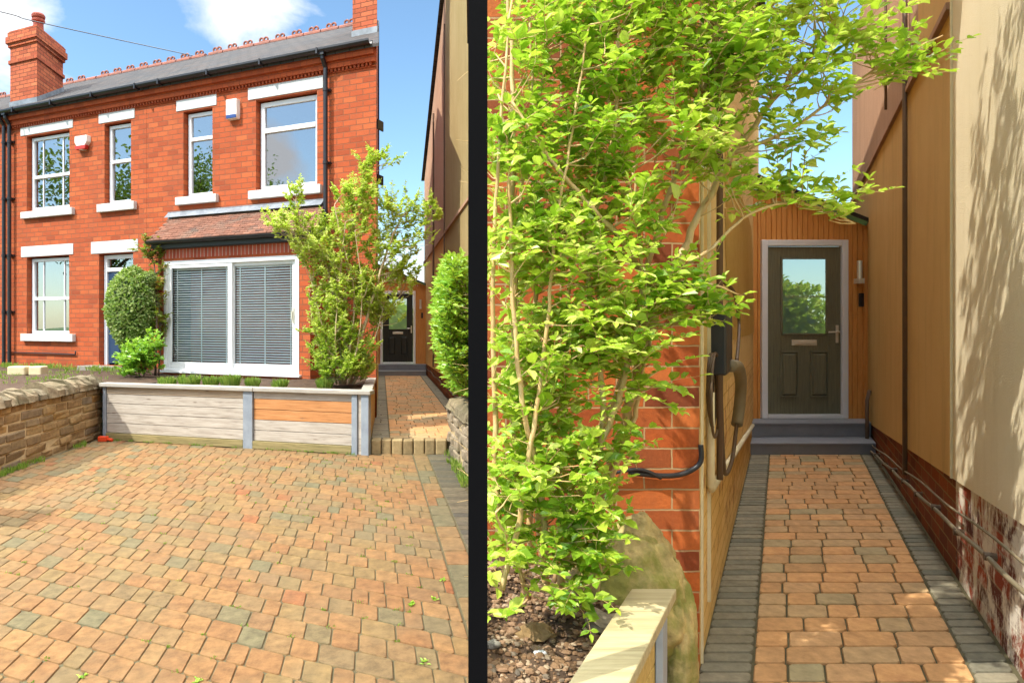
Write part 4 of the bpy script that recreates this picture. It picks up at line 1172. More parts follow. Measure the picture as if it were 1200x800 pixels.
# soil
m = MB(); nx, ny = 26, 40
SB = lambda x, y: .60 + .05 * (y - 2.0) + .05 * noise.fractal(Vector((x * 5, y * 5, 2)), 1, 2, 4)
def sp(i, j):
    y = 1.39 + 1.4 * j / ny; xl = .105 + .075 * (y - 1.39); xr = min(oo(y) - .078, 1.0) if y < 2.25 else .78
    x = xl + (xr - xl) * i / nx; return (x, y, SB(x, y))
m.add([sp(i, j) for j in range(ny + 1) for i in range(nx + 1)], [(j * (nx + 1) + i, j * (nx + 1) + i + 1, (j + 1) * (nx + 1) + i + 1, (j + 1) * (nx + 1) + i) for j in range(ny) for i in range(nx)])
struct(m.build('bed_soil', 'soil', smooth=True))
m = MB(); r = random.Random(31)
for _ in range(5200):
    y = 1.4 + 1.35 * r.random() ** .9; xl = .11 + .075 * (y - 1.39); xr = min(oo(y) - .09, .68) if y < 2.25 else .66
    x = r.uniform(xl, xr); s = r.choice((.003, .004, .0045, .006, .007, .011))
    m.blob((x, y, SB(x, y) + s * .3), s * r.uniform(.8, 1.6), s * r.uniform(.8, 1.6), s * r.uniform(.4, .8), r.randint(0, 99), .35, 1.5, 6, 4, r.random())
tag(m.build('gravel', 'pebble', smooth=False), 'mixed pebbles and bark chips over the near raised bed', 'gravel', kind='stuff')
for k, (px, py, Z, s, mt, lb) in enumerate(((705, 725, 2.2, .055, 'stone_grey', 'blue grey angular stone against the cap board of the near bed'),
                                 (628, 732, 2.2, .06, 'stone_brown', 'flat brown stone under the shrub stems in the near bed'),
                                 (600, 727, 2.25, .022, 'pebble', 'small rounded pale pebble left of the flat brown stone'),
                                 (633, 767, 2.05, .019, 'lintel', 'white pebble lying in the gravel near the frame bottom'),
                                 (578, 747, 2.1, .022, 'concrete', 'grey pebble beside the black post foot in the gravel'))):
    p = W(px, py, Z); x, y = p.x, p.y; m = MB()
    m.blob((0, 0, 0), s, s * .8, s * .6, k + 3, .5, 1.3, 14, 8, .4)
    o = m.build('stone', mt, smooth=k > 1); o.location = (x, y, SB(x, y) + s * .4); tag(o, lb, 'stone')
# mossy boulders forming the end pier
def rock(name, label, parts, mat, smooth=True):
    e = None
    m = MB()
    for (c, rx, ry, rz, sd_, am) in parts: m.blob(c, rx, ry, rz, sd_, am, 1.2, 110, 80, .4)
    return tag(m.build(name, mat, smooth=smooth), label, 'boulder', 'mossy boulders at the brick corner')
rock('boulder', 'large rounded mossy boulder at the end of the near raised bed', [((.735, 2.50, .56), .235, .17, .25, 1, .18)], 'rock_moss')
rock('boulder', 'small mossy stone sitting on top against the brick corner', [((.82, 2.67, .68), .14, .09, .17, 5, .15)], 'rock_moss')
rock('boulder', 'upright mossy pier stone at the foot of the brick corner', [((.895, 2.50, .36), .085, .14, .36, 9, .15)], 'rock_moss')

# ------------------------------------------------------------------ plants
def spray(ml, ms, p, d, L, n, ls, r, tb, ts=.6, tw=.0022, droop=.25, wr=.30):
    p = Vector(p); d = Vector(d).normalized(); pts = [p.copy()]; seg = 5
    cur = p.copy(); dd = d.copy()
    for i in range(seg):
        dd = (dd + Vector((r.uniform(-.2, .2), r.uniform(-.2, .2), r.uniform(-.15, .15) - droop * .1))).normalized()
        cur = cur + dd * (L / seg); pts.append(cur.copy())
    if ms is not None: ms.tube(pts, [tw * (1 - .7 * i / seg) for i in range(seg + 1)], 4, r.random(), cap=False)
    for k in range(n):
        f = (k // 2 * 2 + 1.5) / n * .92 + .06; x = f * seg; i = min(int(x), seg - 1)
        q = pts[i].lerp(pts[i + 1], min(1, x - i)); ax = (pts[i + 1] - pts[i]).normalized()
        sd_ = ax.cross(Vector((r.uniform(-.4, .4), r.uniform(-.4, .4), 1))).normalized() * (1 if k % 2 else -1)
        ld = (sd_ + ax * r.uniform(.25, .9) + Vector((r.uniform(-.35, .35), r.uniform(-.35, .35), r.uniform(-.45, .45)))).normalized()
        up = Vector((r.uniform(-.7, .7), r.uniform(-.9, .3), 1)).normalized()
        s = ls * r.choice((.5, .7, .85, 1, 1.1, 1.3)) * (1.05 - .45 * f * f)
        ml.leaf(q, ld, up, s, s * wr * r.uniform(.8, 1.2), min(1, max(0, tb + r.uniform(-ts, ts) * .6 + f * .12)))
    ml.leaf(pts[-1], dd, Vector((0, -.3, 1)), ls * .6, ls * .16, min(1, tb + .25))

def near_stem(stems, p):
    best = None
    for st in stems:
        for q in st:
            d = (q - p).length + (0.25 if q.z > p.z else 0)
            if best is None or d < best[0]: best = (d, q)
    return best[1]

def shrub(name, label, base, stems, rad, clusters, leafm, barkm, seed, ls, tl, nl, tw, wr=.3, cat='shrub', droop=.25, dirb=(0, -.3, .5), connect=.6, group=None, clear=None):
    r = random.Random(seed)
    root = empty(name, base, 0, label=label, cat=cat, group=group)
    ml, ms = MB(), MB(); B = Vector(base); SS = []
    for st, rr in zip(stems, rad):
        pts = bez([p - B for p in st], 18)
        pts = [q + Vector((r.uniform(-1, 1), r.uniform(-1, 1), 0)) * rr * .35 for q in pts]
        n = len(pts); ms.tube(pts, [rr * (1 - .72 * i / (n - 1)) for i in range(n)], 8, r.random())
        SS.append(pts)
    for (px, py, Z, rx, ry, rz, cnt) in clusters:
        for _ in range(int(cnt)):
            while True:
                a, b, c = r.uniform(-1, 1), r.uniform(-1, 1), r.uniform(-1, 1)
                if a * a + b * b + c * c < 1: break
            p = W(px + a * rx, py + b * ry, Z + c * rz) - B
            if r.random() < connect:
                q = near_stem(SS, p); mid = q.lerp(p, .5) + Vector((r.uniform(-.1, .1), r.uniform(-.1, .1), -.04)) * (p - q).length
                if (p - q).length < tl * 6: ms.tube([q, mid, p], [tw * 2.2, tw * 1.6, tw], 4, r.random(), cap=False)
                base_d = (p - q).normalized() if (p - q).length > 1e-4 else Vector((0, 0, 1))
            else: base_d = Vector((0, 0, .3))
            d = base_d * .8 + Vector((r.uniform(-.8, .8) + dirb[0], r.uniform(-.8, .8) + dirb[1], r.uniform(-.5, .7) + dirb[2]))
            hb = noise.noise(Vector((p.x, p.y, p.z)) * (1.2 / tl * .25)) * .45
            spray(ml, ms, p, d, tl * r.uniform(.6, 1.2), nl, ls, r, .5 + hb, .7, tw, droop, wr)
    if clear:
        nv, nf, ntt = ml.v, [], []
        for k in range(0, len(ml.f), 2):
            ids = set(ml.f[k] + ml.f[k + 1])
            if all((nv[i][0] + B.x) / (nv[i][1] + B.y) > clear for i in ids): nf += ml.f[k:k + 2]; ntt += ml.t[k:k + 2]
        used = {}; vv = []
        for f in nf:
            for i in f:
                if i not in used: used[i] = len(vv); vv.append(nv[i])
        ml.f = [tuple(used[i] for i in f) for f in nf]; ml.v = vv; ml.t = ntt
    ms.build('stem', barkm, root, smooth=True)
    ml.build('foliage', leafm, root)
    return root

Wp = lambda *a: [W(*q) for q in a]
stems = [Wp((598, 640, 2.35), (602, 520, 2.3), (604, 400, 2.25), (600, 240, 2.2), (602, 90, 2.2), (590, -40, 2.2)),
         Wp((622, 660, 2.4), (618, 500, 2.4), (606, 360, 2.4), (612, 220, 2.4), (640, 60, 2.35), (650, -120, 2.3)),
         Wp((640, 690, 2.35), (628, 560, 2.35), (626, 400, 2.3), (630, 230, 2.3), (620, 20, 2.3)),
         Wp((690, 640, 2.45), (722, 530, 2.4), (745, 450, 2.35), (776, 350, 2.3), (812, 270, 2.3), (860, 180, 2.3), (930, 90, 2.35), (985, 30, 2.4)),
         Wp((670, 660, 2.45), (700, 520, 2.4), (730, 440, 2.35), (755, 330, 2.3), (790, 210, 2.3), (830, 90, 2.3), (850, -60, 2.3)),
         Wp((772, 352, 2.3), (735, 290, 2.2), (695, 245, 2.15), (640, 180, 2.1), (600, 120, 2.1)),
         Wp((790, 320, 2.3), (835, 290, 2.25), (880, 250, 2.25), (940, 238, 2.3), (1002, 262, 2.35)),
         Wp((660, 640, 2.4), (685, 560, 2.3), (705, 500, 2.25), (700, 400, 2.2), (690, 300, 2.2), (720, 150, 2.2), (730, -20, 2.25), (760, -200, 2.3)),
         Wp((650, 680, 2.4), (660, 560, 2.45), (665, 400, 2.45), (672, 250, 2.45), (690, 100, 2.4), (700, -80, 2.4)),
         Wp((860, 180, 2.3), (930, 150, 2.3), (990, 105, 2.35), (1045, 70, 2.35), (1105, 42, 2.35)),
         Wp((585, 650, 2.2), (580, 500, 2.2), (578, 350, 2.15), (584, 180, 2.1), (600, 0, 2.1)),
         Wp((830, 90, 2.3), (890, 20, 2.35), (960, -60, 2.4), (970, -200, 2.35), (960, -380, 2.3)),
         Wp((850, -60, 2.3), (860, -250, 2.3), (840, -480, 2.3)),
         Wp((620, 700, 2.25), (598, 640, 2.1), (580, 600, 2.0)),
         Wp((755, 330, 2.3), (800, 330, 2.2), (840, 335, 2.15), (865, 345, 2.15)),
         Wp((655, 690, 2.3), (690, 560, 2.22), (724, 470, 2.2), (745, 380, 2.2), (752, 300, 2.2), (742, 200, 2.2)),
         Wp((700, 600, 2.4), (740, 500, 2.35), (752, 440, 2.3), (770, 380, 2.3)),
         Wp((588, 690, 2.15), (606, 620, 2.12), (622, 520, 2.1), (640, 400, 2.1), (650, 280, 2.1), (672, 150, 2.1), (690, 30, 2.1)),
         Wp((640, 660, 2.2), (632, 560, 2.15), (612, 470, 2.1), (600, 330, 2.1), (596, 200, 2.1), (585, 110, 2.1)),
         Wp((700, 700, 2.25), (712, 610, 2.25), (735, 540, 2.25), (768, 520, 2.25))]
rad = [.017, .012, .014, .022, .017, .013, .007, .013, .010, .007, .011, .010, .010, .009, .008, .014, .012, .010, .011, .006]
clusters = [(625, 60, 2.25, 62, 80, .2, 84), (740, 50, 2.25, 80, 80, .22, 117), (840, 50, 2.3, 65, 70, .2, 100), (940, 15, 2.35, 65, 45, .15, 49),
            (610, 190, 2.2, 46, 80, .2, 72), (700, 170, 2.25, 70, 70, .2, 96), (800, 150, 2.25, 60, 60, .18, 57), (890, 90, 2.3, 60, 55, .15, 46),
            (600, 330, 2.2, 36, 80, .2, 65), (670, 300, 2.2, 70, 55, .2, 100), (740, 260, 2.2, 55, 50, .2, 39), (845, 200, 2.25, 50, 45, .12, 25),
            (620, 450, 2.25, 50, 70, .2, 116), (700, 400, 2.2, 60, 45, .18, 81), (780, 365, 2.2, 65, 34, .12, 61), (730, 440, 2.2, 46, 34, .15, 28),
            (600, 570, 2.2, 34, 70, .2, 74), (660, 560, 2.2, 45, 60, .15, 54), (725, 520, 2.25, 45, 45, .12, 13),
            (690, 640, 2.15, 36, 50, .12, 39), (620, 660, 2.15, 50, 30, .12, 26), (668, 700, 2.1, 30, 22, .08, 10), (590, 712, 2.1, 16, 20, .06, 4),
            (1045, 70, 2.35, 40, 16, .05, 16), (1030, 95, 2.33, 30, 14, .05, 9), (1000, 50, 2.35, 35, 35, .08, 14), (960, 110, 2.3, 35, 30, .08, 16), (925, 165, 2.3, 30, 25, .06, 9),
            (950, 240, 2.3, 60, 8, .04, 16), (900, 235, 2.3, 35, 10, .04, 7), (920, 190, 2.3, 30, 16, .05, 4), (985, 255, 2.33, 25, 8, .03, 6),
            (700, -110, 2.3, 130, 90, .25, 80), (850, -110, 2.35, 120, 80, .25, 45), (760, -260, 2.35, 120, 90, .25, 45),
            (900, -230, 2.3, 120, 120, .25, 46), (860, -420, 2.3, 140, 110, .3, 52), (980, -330, 2.2, 90, 120, .3, 30), (700, -420, 2.3, 120, 120, .3, 35), (820, -560, 2.3, 130, 80, .3, 26)]
shrub('garden_shrub', 'tall bushy shrub with bright lime leaves and tan stems against the brick corner', (.55, 2.4, .6), stems, rad, clusters,
      'leaf_shrub', 'bark_golden', 5, .047, .155, 10, .0016, .33, droop=.3, dirb=(.1, -.25, .3), clear=.082)

# tree in the front planter
s0 = lambda *a: Wp(*a)
stems = [s0((402, 450, 9.5), (398, 400, 9.5), (388, 330, 9.4), (372, 290, 9.3), (352, 262, 9.2), (347, 232, 9.2)),
         s0((405, 450, 9.5), (404, 380, 9.5), (408, 300, 9.5), (418, 240, 9.5), (440, 190, 9.5)),
         s0((410, 450, 9.5), (425, 390, 9.4), (440, 340, 9.4), (455, 290, 9.4), (475, 250, 9.5), (505, 250, 9.5)),
         s0((399, 450, 9.4), (385, 410, 9.4), (375, 370, 9.3), (365, 330, 9.3)),
         s0((412, 450, 9.5), (430, 410, 9.6), (448, 370, 9.7), (470, 345, 9.7)),
         s0((404, 450, 9.4), (410, 410, 9.3), (415, 340, 9.3), (400, 280, 9.3), (392, 240, 9.3)),
         s0((395, 450, 9.5), (372, 400, 9.5), (362, 350, 9.5)),
         s0((408, 450, 9.3), (420, 400, 9.2), (424, 340, 9.2), (416, 270, 9.2)), s0((401, 450, 9.3), (393, 400, 9.2), (398, 330, 9.2), (405, 260, 9.2)), s0((414, 450, 9.4), (438, 400, 9.4), (452, 350, 9.4))]
clusters = [(347, 235, 9.2, 7, 18, .06, 12), (342, 268, 9.2, 28, 14, .12, 36), (362, 290, 9.25, 20, 22, .2, 36), (385, 300, 9.4, 30, 40, .3, 84),
            (415, 270, 9.5, 25, 40, .3, 66), (435, 205, 9.5, 14, 22, .12, 22), (448, 192, 9.5, 10, 8, .08, 6), (420, 235, 9.5, 25, 25, .2, 46),
            (450, 250, 9.5, 20, 20, .2, 24), (480, 255, 9.5, 22, 22, .12, 30), (505, 255, 9.5, 12, 14, .1, 14), (455, 300, 9.5, 30, 30, .2, 62), (476, 330, 9.5, 18, 18, .12, 20),
            (400, 345, 9.4, 40, 40, .3, 120), (440, 350, 9.5, 28, 30, .2, 76), (385, 400, 9.4, 24, 38, .3, 96), (415, 410, 9.4, 22, 34, .3, 60), (448, 378, 9.5, 18, 12, .1, 14), (395, 436, 9.3, 26, 14, .25, 60), (420, 432, 9.4, 18, 16, .2, 40),
            (490, 285, 9.5, 14, 22, .1, 10)]
shrub('small_tree', 'airy yellow green small tree in the planter covering the house corner', W(403, 449, 9.5), stems, [.024, .022, .026, .016, .018, .018, .014, .014, .014, .016], clusters,
      'leaf_tree', 'bark', 8, .062, .24, 24, .003, .33, cat='tree', droop=-.1, dirb=(.1, -.2, .8))

# climbing plant left of the bay and flowering bush
stems = [s0((182, 440, 11.0), (184, 380, 11.2), (182, 320, 11.4), (176, 295, 11.5)), s0((186, 440, 11.0), (188, 400, 11.2), (186, 350, 11.3))]
shrub('climbing_plant', 'sparse climber on the brickwork left of the patio window', W(184, 440, 11.0), stems, [.02, .014],
      [(180, 297, 11.5, 17, 14, .1, 46), (185, 330, 11.4, 6, 16, .05, 12), (188, 380, 11.3, 6, 26, .06, 22), (188, 345, 11.3, 5, 12, .05, 7)], 'leaf_rust', 'bark_dark', 12, .075, .22, 10, .004, .35, cat='climber')
stems = [s0((165, 444, 10.7), (160, 425, 10.7), (155, 405, 10.7)), s0((168, 444, 10.7), (172, 420, 10.7), (178, 400, 10.7))]
shrub('garden_bush', 'low leafy green bush with dusty pink flowers below the round topiary', W(166, 444, 10.7), stems, [.012, .012],
      [(162, 424, 10.7, 20, 18, .25, 110), (175, 415, 10.8, 14, 22, .2, 60), (150, 432, 10.6, 10, 10, .2, 24)], 'leaf_hedge', 'bark_dark', 13, .085, .16, 10, .003, .3, cat='bush')

def ball(name, label, c, rx, ry, rz, n, ls, mat, seed, cat='topiary', trunk=True, warp=.08, group=None, squeeze=0, ground=None):
    r = random.Random(seed); base = Vector((c[0], c[1], ground if ground is not None else c[2] - rz))
    root = empty(name, base, 0, label=label, cat=cat, group=group); ml = MB(); cc = Vector(c) - base
    for _ in range(n):
        d = Vector((r.gauss(0, 1), r.gauss(0, 1), r.gauss(0, 1))).normalized()
        k = 1 + warp * noise.fractal(d * 2.2 + Vector((seed, 0, 0)), 1, 2, 3) - .16 * r.random() ** 2
        sq = 1 - squeeze * max(0, -d.z)
        p = cc + Vector((d.x * rx * sq, d.y * ry * sq, d.z * rz)) * k
        ld = (d * .7 + Vector((r.uniform(-1, 1), r.uniform(-1, 1), r.uniform(-.6, 1)))).normalized()
        s = ls * r.uniform(.6, 1.2)
        ml.leaf(p, ld, (d + Vector((0, 0, .4))).normalized(), s, s * .34, r.random())
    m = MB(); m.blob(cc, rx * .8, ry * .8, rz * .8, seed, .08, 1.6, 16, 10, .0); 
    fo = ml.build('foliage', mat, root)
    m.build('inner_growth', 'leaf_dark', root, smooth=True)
    if trunk:
        m = MB(); m.tube([(0, 0, 0), (0.02, 0, cc.z * .5), cc], [.045, .035, .02], 8); m.build('trunk', 'bark_dark', root, smooth=True)
    return root
c = W(155, 364, 11.3); ball('topiary_bush', 'clipped oval evergreen bush in front of the blue door', c, .40, .40, .70, 8500, .055, 'leaf_topiary', 3, squeeze=.25, ground=.75)
c = W(175, 326, 11.25); ball('topiary_ball', 'small clipped green ball beside the patio window frame', c, .105, .105, .11, 900, .03, 'leaf_topiary', 4, warp=.03, trunk=False, cat='topiary')

for (x_, y_, z_, rr_, sd__, lb) in ((6.35, 12.2, 1.25, .75, 21, 'garden bush seen through the charcoal door glass'), (-1.05, 24.2, 1.2, .7, 22, 'garden bush seen through the black door glass')):
    ball('garden_bush', lb, (x_, y_, z_), rr_, rr_ * .8, 1.1, 3800, .12, 'leaf_tree', sd__, cat='bush', warp=.25, ground=-.05)
# laurel hedge on the right of the front view
r = random.Random(17)
root = empty('hedge', (.75, 7.9, .0), 0, label='bright green leafy hedge bulging over the low grey rubble wall', cat='hedge')
ml, ms = MB(), MB()
def hedge_side(y, z):   # left surface X of the hedge
    px = 549 - 37 * math.sqrt(max(0, 1 - ((z - 1.62) / .92) ** 2)) if abs(z - 1.62) < .92 else 560
    return (px - PX) / F * y
for _ in range(1500):
    y = r.uniform(6.6, 8.9); tt = r.uniform(-.11, .086); z = 1.6 + y * tt * .98
    x = hedge_side(min(y, 8.1) * .5 + 4.05, 1.6 + 8.1 * tt) + r.uniform(0, .12) + .05 * noise.noise(Vector((y * 3, z * 3, 0))) + .06
    if r.random() < .3: x += r.uniform(0, .5)
    p = Vector((x, y, z)) - Vector((.75, 7.9, 0))
    spray(ml, ms, p, (r.uniform(-.9, .2), r.uniform(-.9, .3), r.uniform(.2, 1.2)), .15, 7, .10, r, .6, .6, .004, .1, .24)
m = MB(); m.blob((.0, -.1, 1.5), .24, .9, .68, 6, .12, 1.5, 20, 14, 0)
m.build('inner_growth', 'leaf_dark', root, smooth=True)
ms.tube([(0, 0, 0), (.0, -.02, .8), (-.02, -.05, 1.6)], [.04, .03, .015], 8); ms.build('stem', 'bark_dark', root); ml.build('foliage', 'leaf_hedge', root)

# grasses / lavender tufts
def blades(mb, c, rad_, h, n, r, tb=.5, w=.006):
    for _ in range(n):
        a = r.uniform(0, 6.28); q = rad_ * math.sqrt(r.random()); p = Vector(c) + Vector((math.cos(a) * q, math.sin(a) * q, 0))
        d = Vector((math.cos(a) * .5 * r.random(), math.sin(a) * .5 * r.random(), 1)).normalized()
        mb.leaf(p, d, Vector((math.cos(a + 1.5), math.sin(a + 1.5), .2)), h * r.uniform(.5, 1.1), w, min(1, max(0, tb + r.uniform(-.4, .4))))
r = random.Random(41)
names = ['first lavender tuft from the left along the planter cap, below the bush', 'second tuft from the left under the patio window', 'tuft under the middle of the left patio pane', 'tuft below the patio window middle frame',
         'tuft under the right patio pane beside its centre', 'tuft below the right end of the patio window', 'tuft right of the patio window at the tree foot']
for k, px in enumerate((196, 222, 247, 270, 296, 328, 380)):
    base = W(px, 441, 9.4 if k < 5 else 9.1); base.z = SZ + .0
    m = MB(); rad_ = r.uniform(.08, .13); blades(m, (0, 0, 0), rad_, r.uniform(.14, .2), 220, r, .6, .005)
    o = m.build('lavender_tuft', 'grass_blade'); o.location = base; tag(o, names[k], 'plant', 'tufts along the timber planter')
m = MB()
for _ in range(80):
    x = r.uniform(-9, -4.75); t = r.random(); y = 9.2 + 2.6 * t; x = -4.9 - r.random() * 3.2
    blades(m, (x, y, .76), .09, .06, 12, r, .6, .006)
for _ in range(45):
    u = -4.8 - r.random() * 3.6; p = C + E * u - INW * r.uniform(.2, .7); blades(m, (p.x, p.y, .77), .12, .10, 16, r, .65, .008)
tag(m.build('garden_weeds', 'grass_blade'), 'ragged green weeds in the garden behind the brown stone wall', 'weeds', kind='stuff')
m = MB()
for _ in range(70):
    Z = 3.3 + 6.2 * r.random(); x = -4.41 - .03 * (Z - 3.2) + r.uniform(0, .08)
    if 6.9 < Z < 8.1 or r.random() < .3: blades(m, (x, Z, 0), .05, .07, 22, r, .5, .006)
for _ in range(46):
    t = r.random(); p = FL + (FR - FL) * t; blades(m, (p.x, p.y - .05, 0), .03, .035, 9, r, .4, .004)
for _ in range(20):
    y = r.uniform(6.6, 8.4); blades(m, (.27 + .1 * (8.4 - y) + r.uniform(-.06, .02), y, 0), .05, .08, 14, r, .7, .006)
for _ in range(230):
    i_ = r.randint(0, 42); t_ = i_ * .195; x_ = (1 - r.random() ** 1.6) * 3.4 - 3.1
    s_ = x_ / E.x; p = E * s_ + bdir * t_
    if p.y < 1.2 or p.y > 8.3 or p.x > .3 - .08 * (p.y - 2.6) or p.x < -4.3: continue
    blades(m, (p.x, p.y, -.006), .012 + .02 * r.random() ** 3, .018, 8, r, .45, .004)
tag(m.build('joint_moss', 'grass_blade'), 'low grass and moss growing where the driveway meets the walls', 'weeds', kind='stuff')
# individual weeds in paving joints
wl_ = [(97, 793, 'weed at the bottom left of the driveway, in a paver joint'), (482, 708, 'biggest weed on the driveway near its right edge'), (497, 776, 'weed low on the driveway right side, above the last pavers'),
       (509, 702, 'small weed beside the edging band of the driveway'), (232, 798, 'weed cut by the bottom frame edge on the driveway'), (518, 680, 'upper of the small weeds by the edging band')]
for k, (px, py, lb) in enumerate(wl_):
    Z = EYE * F / (py - HY); m = MB(); rr = random.Random(k)
    for _ in range(26 if k == 1 else 14):
        a = rr.uniform(0, 6.28); m.leaf(Vector((rr.uniform(-.012, .012), rr.uniform(-.02, .02), .002)), Vector((math.cos(a), math.sin(a), rr.uniform(.15, .9))).normalized(), Vector((0, 0, 1)), rr.uniform(.010, .027), .0055, rr.uniform(.3, .9))
    o = m.build('weed', 'leaf_hedge'); o.location = ((px - PX) / F * Z, Z, 0); tag(o, lb, 'weed', 'weeds in the driveway joints')
# odds and ends
m = MB(); m.box(-.06, .06, -.04, .04, 0, .07); m.tube([(.06, 0, .03), (.14, -.03, .02)], .025, 8)
o = m.build('plastic_scrap', 'red_plastic', bevel=.012); o.location = W(118, 517, 9.35) * 1.0; o.location.z = 0; o.location.x = -4.43; tag(o, 'orange red plastic scrap at the planter and wall corner', 'litter')
for k, (px0, px1, lb) in enumerate(((8, 30, 'pale broken concrete edging piece behind the wall, at left'), (33, 49, 'second pale concrete piece with round hole side, behind the wall'))):
    a = W(px0, 437, 11.2); b_ = W(px1, 437, 11.2); m = MB(); m.prism([(0, 0), (b_.x - a.x, -.03), (b_.x - a.x, .2), (0, .22)], 0, .15)
    o = m.build('concrete_block', 'plaster_white', bevel=.02); o.location = (a.x, 11.2, .76); tag(o, lb, 'block')
# overhead cable
m = MB(); P0 = W(-220, -35, 12); P1 = W(0, 14, 14); P2 = W(35, 24, 14.5); P3 = W(130, 45, 15.5); P4 = W(228, 66, 17.2); P5 = W(292, 78, 17.0)
m.tube(bez([P0, P1, P2, P3, P4]), .011, 5); o = m.build('overhead_cable', 'black_plastic'); tag(o, 'thin dark overhead cable crossing the sky to the roof ridge', 'cable')

# trees across the street, seen in the window glass
def big_tree(name, label, x, y, h, cr, seed, n=7500):
    r = random.Random(seed); root = empty(name, (x, y, -.05), 0, label=label, cat='tree', group='street trees beyond the driveway')
    ms, ml = MB(), MB(); ms.tube([(0, 0, 0), (.1, .1, h * .3), (0, .1, h * .7)], [.28, .2, .08], 8)
    for _ in range(14):
        a = r.uniform(0, 6.28); z0 = h * r.uniform(.25, .6); d = Vector((math.cos(a), math.sin(a), r.uniform(.4, 1))).normalized() * cr
        ms.tube([(0, 0, z0), Vector((0, 0, z0)) + d * .5 + Vector((0, 0, .1)), Vector((0, 0, z0)) + d], [.1, .06, .02], 6)
    for k in range(34):
        d = Vector((r.gauss(0, 1), r.gauss(0, 1), r.gauss(0, 1))).normalized() * r.uniform(.4, 1)
        c = Vector((d.x * cr, d.y * cr, h * .66 + d.z * h * .32)); q = r.uniform(.7, 1.3)
        for _ in range(n // 34):
            e = Vector((r.gauss(0, .5), r.gauss(0, .5), r.gauss(0, .4))) * q
            dd = Vector((r.uniform(-1, 1), r.uniform(-1, 1), r.uniform(-1, 1))).normalized()
            ml.leaf(c + e, dd, Vector((r.uniform(-1, 1), 0, 1)).normalized(), .17, .055, r.random())
    ms.build('trunk', 'bark_dark', root); ml.build('crown', 'leaf_dark', root)
for k, (x, y, h, cr, lb) in enumerate(((-19, 9.5, 9, 3.0, 'dark street tree mirrored in the left house upper window'), (-21, 4, 10, 3.3, 'dark street tree mirrored in the narrow upper windows'),
                                   (-22, -3, 7.5, 3, 'lower street tree beyond the driveway entrance'), (-17, -12, 9, 3.2, 'street tree on the far side of the road'), (-4, -16, 8, 3, 'street tree straight behind the driveway'), (7, -15, 8, 3, 'street tree mirrored in the porch door glass'))):
    big_tree('street_tree', lb, x, y, h, cr, 100 + k)

# ------------------------------------------------------------------ world, sun, camera
SE = R(49); HD = R(62)
sd = Vector((math.sin(HD) * math.cos(SE), math.cos(HD) * math.cos(SE), -math.sin(SE)))
L = bpy.data.lights.new('sun', 'SUN'); L.energy = 3.4; L.angle = R(.53); L.color = (1, .95, .86)
lo = bpy.data.objects.new('sun', L); lo.rotation_euler = sd.to_track_quat('-Z', 'Y').to_euler(); col.objects.link(lo)
w = bpy.data.worlds.new('World'); sc.world = w; w.use_nodes = True
nt = w.node_tree; N = nt.nodes; bg = N['Background']
sky = N.new('ShaderNodeTexSky'); sky.sky_type = 'NISHITA'; sky.sun_disc = False; sky.sun_elevation = SE; sky.sun_rotation = R(180 + 62)
sky.air_density = 1.0; sky.dust_density = .6; sky.ozone_density = 1.6
tc = N.new('ShaderNodeTexCoord')
def wm(op, a, b=0.0, cl=False):
    o = N.new('ShaderNodeMath'); o.operation = op; o.use_clamp = cl
    for v, k in ((a, 0), (b, 1)):
        if isinstance(v, (int, float)): o.inputs[k].default_value = v
        else: nt.links.new(v, o.inputs[k])
    return o.outputs[0]
nm = N.new('ShaderNodeVectorMath'); nm.operation = 'NORMALIZE'; nt.links.new(tc.outputs['Generated'], nm.inputs[0])
ns = N.new('ShaderNodeTexNoise'); ns.inputs['Scale'].default_value = 5.0; ns.inputs['Detail'].default_value = 9; ns.inputs['Roughness'].default_value = .58; ns.inputs['Distortion'].default_value = .25
mp = N.new('ShaderNodeMapping'); mp.inputs['Scale'].default_value = (1, 1, 1.8); nt.links.new(nm.outputs[0], mp.inputs[0]); nt.links.new(mp.outputs[0], ns.inputs['Vector'])
CL = [((-.28, 1, .46), .085, 1.0), ((-.63, 1, .46), .10, 1.0), ((-.06, 1, .10), .12, .6), ((-.862, -.465, .215), .055, 1.0), ((-.7, -.4, .8), .2, 1.0), ((.3, -1, .5), .5, .8), ((.1, .2, 1), .48, 1.6), ((.7, .1, .7), .4, 1.0), ((.1, -.8, .9), .5, 1.0), ((-.40, 1, .47), .05, .25)]  # cloud patches; the unseen overhead ones are added as passage fill
tot = None
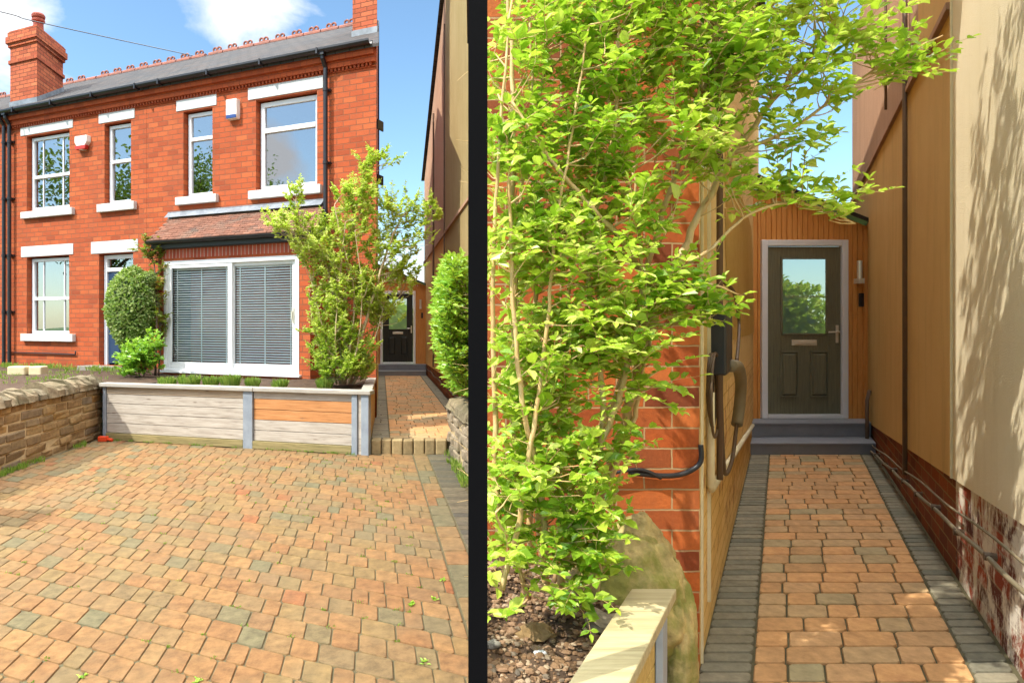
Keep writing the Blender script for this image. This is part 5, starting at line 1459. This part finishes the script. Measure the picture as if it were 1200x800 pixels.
for d, rad_, amp in CL:
    d = Vector(d).normalized()
    dn = N.new('ShaderNodeVectorMath'); dn.operation = 'DISTANCE'; nt.links.new(nm.outputs[0], dn.inputs[0]); dn.inputs[1].default_value = d
    g = wm('MULTIPLY', wm('SUBTRACT', 1.0, wm('DIVIDE', dn.outputs['Value'], rad_ * 1.7), True), amp)
    tot = g if tot is None else wm('MAXIMUM', tot, g)
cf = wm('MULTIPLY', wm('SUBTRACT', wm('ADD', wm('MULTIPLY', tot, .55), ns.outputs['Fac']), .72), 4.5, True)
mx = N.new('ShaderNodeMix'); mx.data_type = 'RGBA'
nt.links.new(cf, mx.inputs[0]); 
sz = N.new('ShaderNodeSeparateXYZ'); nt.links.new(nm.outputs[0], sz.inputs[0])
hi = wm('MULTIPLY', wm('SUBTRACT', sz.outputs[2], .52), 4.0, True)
cc = N.new('ShaderNodeMix'); cc.data_type = 'RGBA'; nt.links.new(hi, cc.inputs[0]); cc.inputs[6].default_value = (4.4, 4.5, 4.65, 1); cc.inputs[7].default_value = (34, 34, 34.4, 1)  # high clouds made far brighter, an added fill light from above
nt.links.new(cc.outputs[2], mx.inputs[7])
sm = N.new('ShaderNodeMix'); sm.data_type = 'RGBA'; sm.blend_type = 'MULTIPLY'; sm.inputs[0].default_value = 1; sm.inputs[7].default_value = (.74, .87, .88, 1)
nt.links.new(sky.outputs[0], sm.inputs[6]); nt.links.new(sm.outputs[2], mx.inputs[6])
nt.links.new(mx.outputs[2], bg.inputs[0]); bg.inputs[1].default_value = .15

cam = bpy.data.cameras.new('camera'); co = bpy.data.objects.new('camera', cam); col.objects.link(co)
co.location = (0, 0, EYE); co.rotation_euler = (R(90), 0, 0); cam.sensor_width = 36; cam.lens = 24
cam.shift_x = 100 / 1200; cam.shift_y = -20 / 1200; cam.clip_end = 1500; cam.clip_start = .05
sc.camera = co
sc.view_settings.view_transform = 'Standard'; sc.view_settings.look = 'None'; sc.view_settings.exposure = 1.0; sc.view_settings.gamma = 1
sc.cycles.use_denoising = True
sc.cycles.max_bounces = 8; sc.cycles.transparent_max_bounces = 12
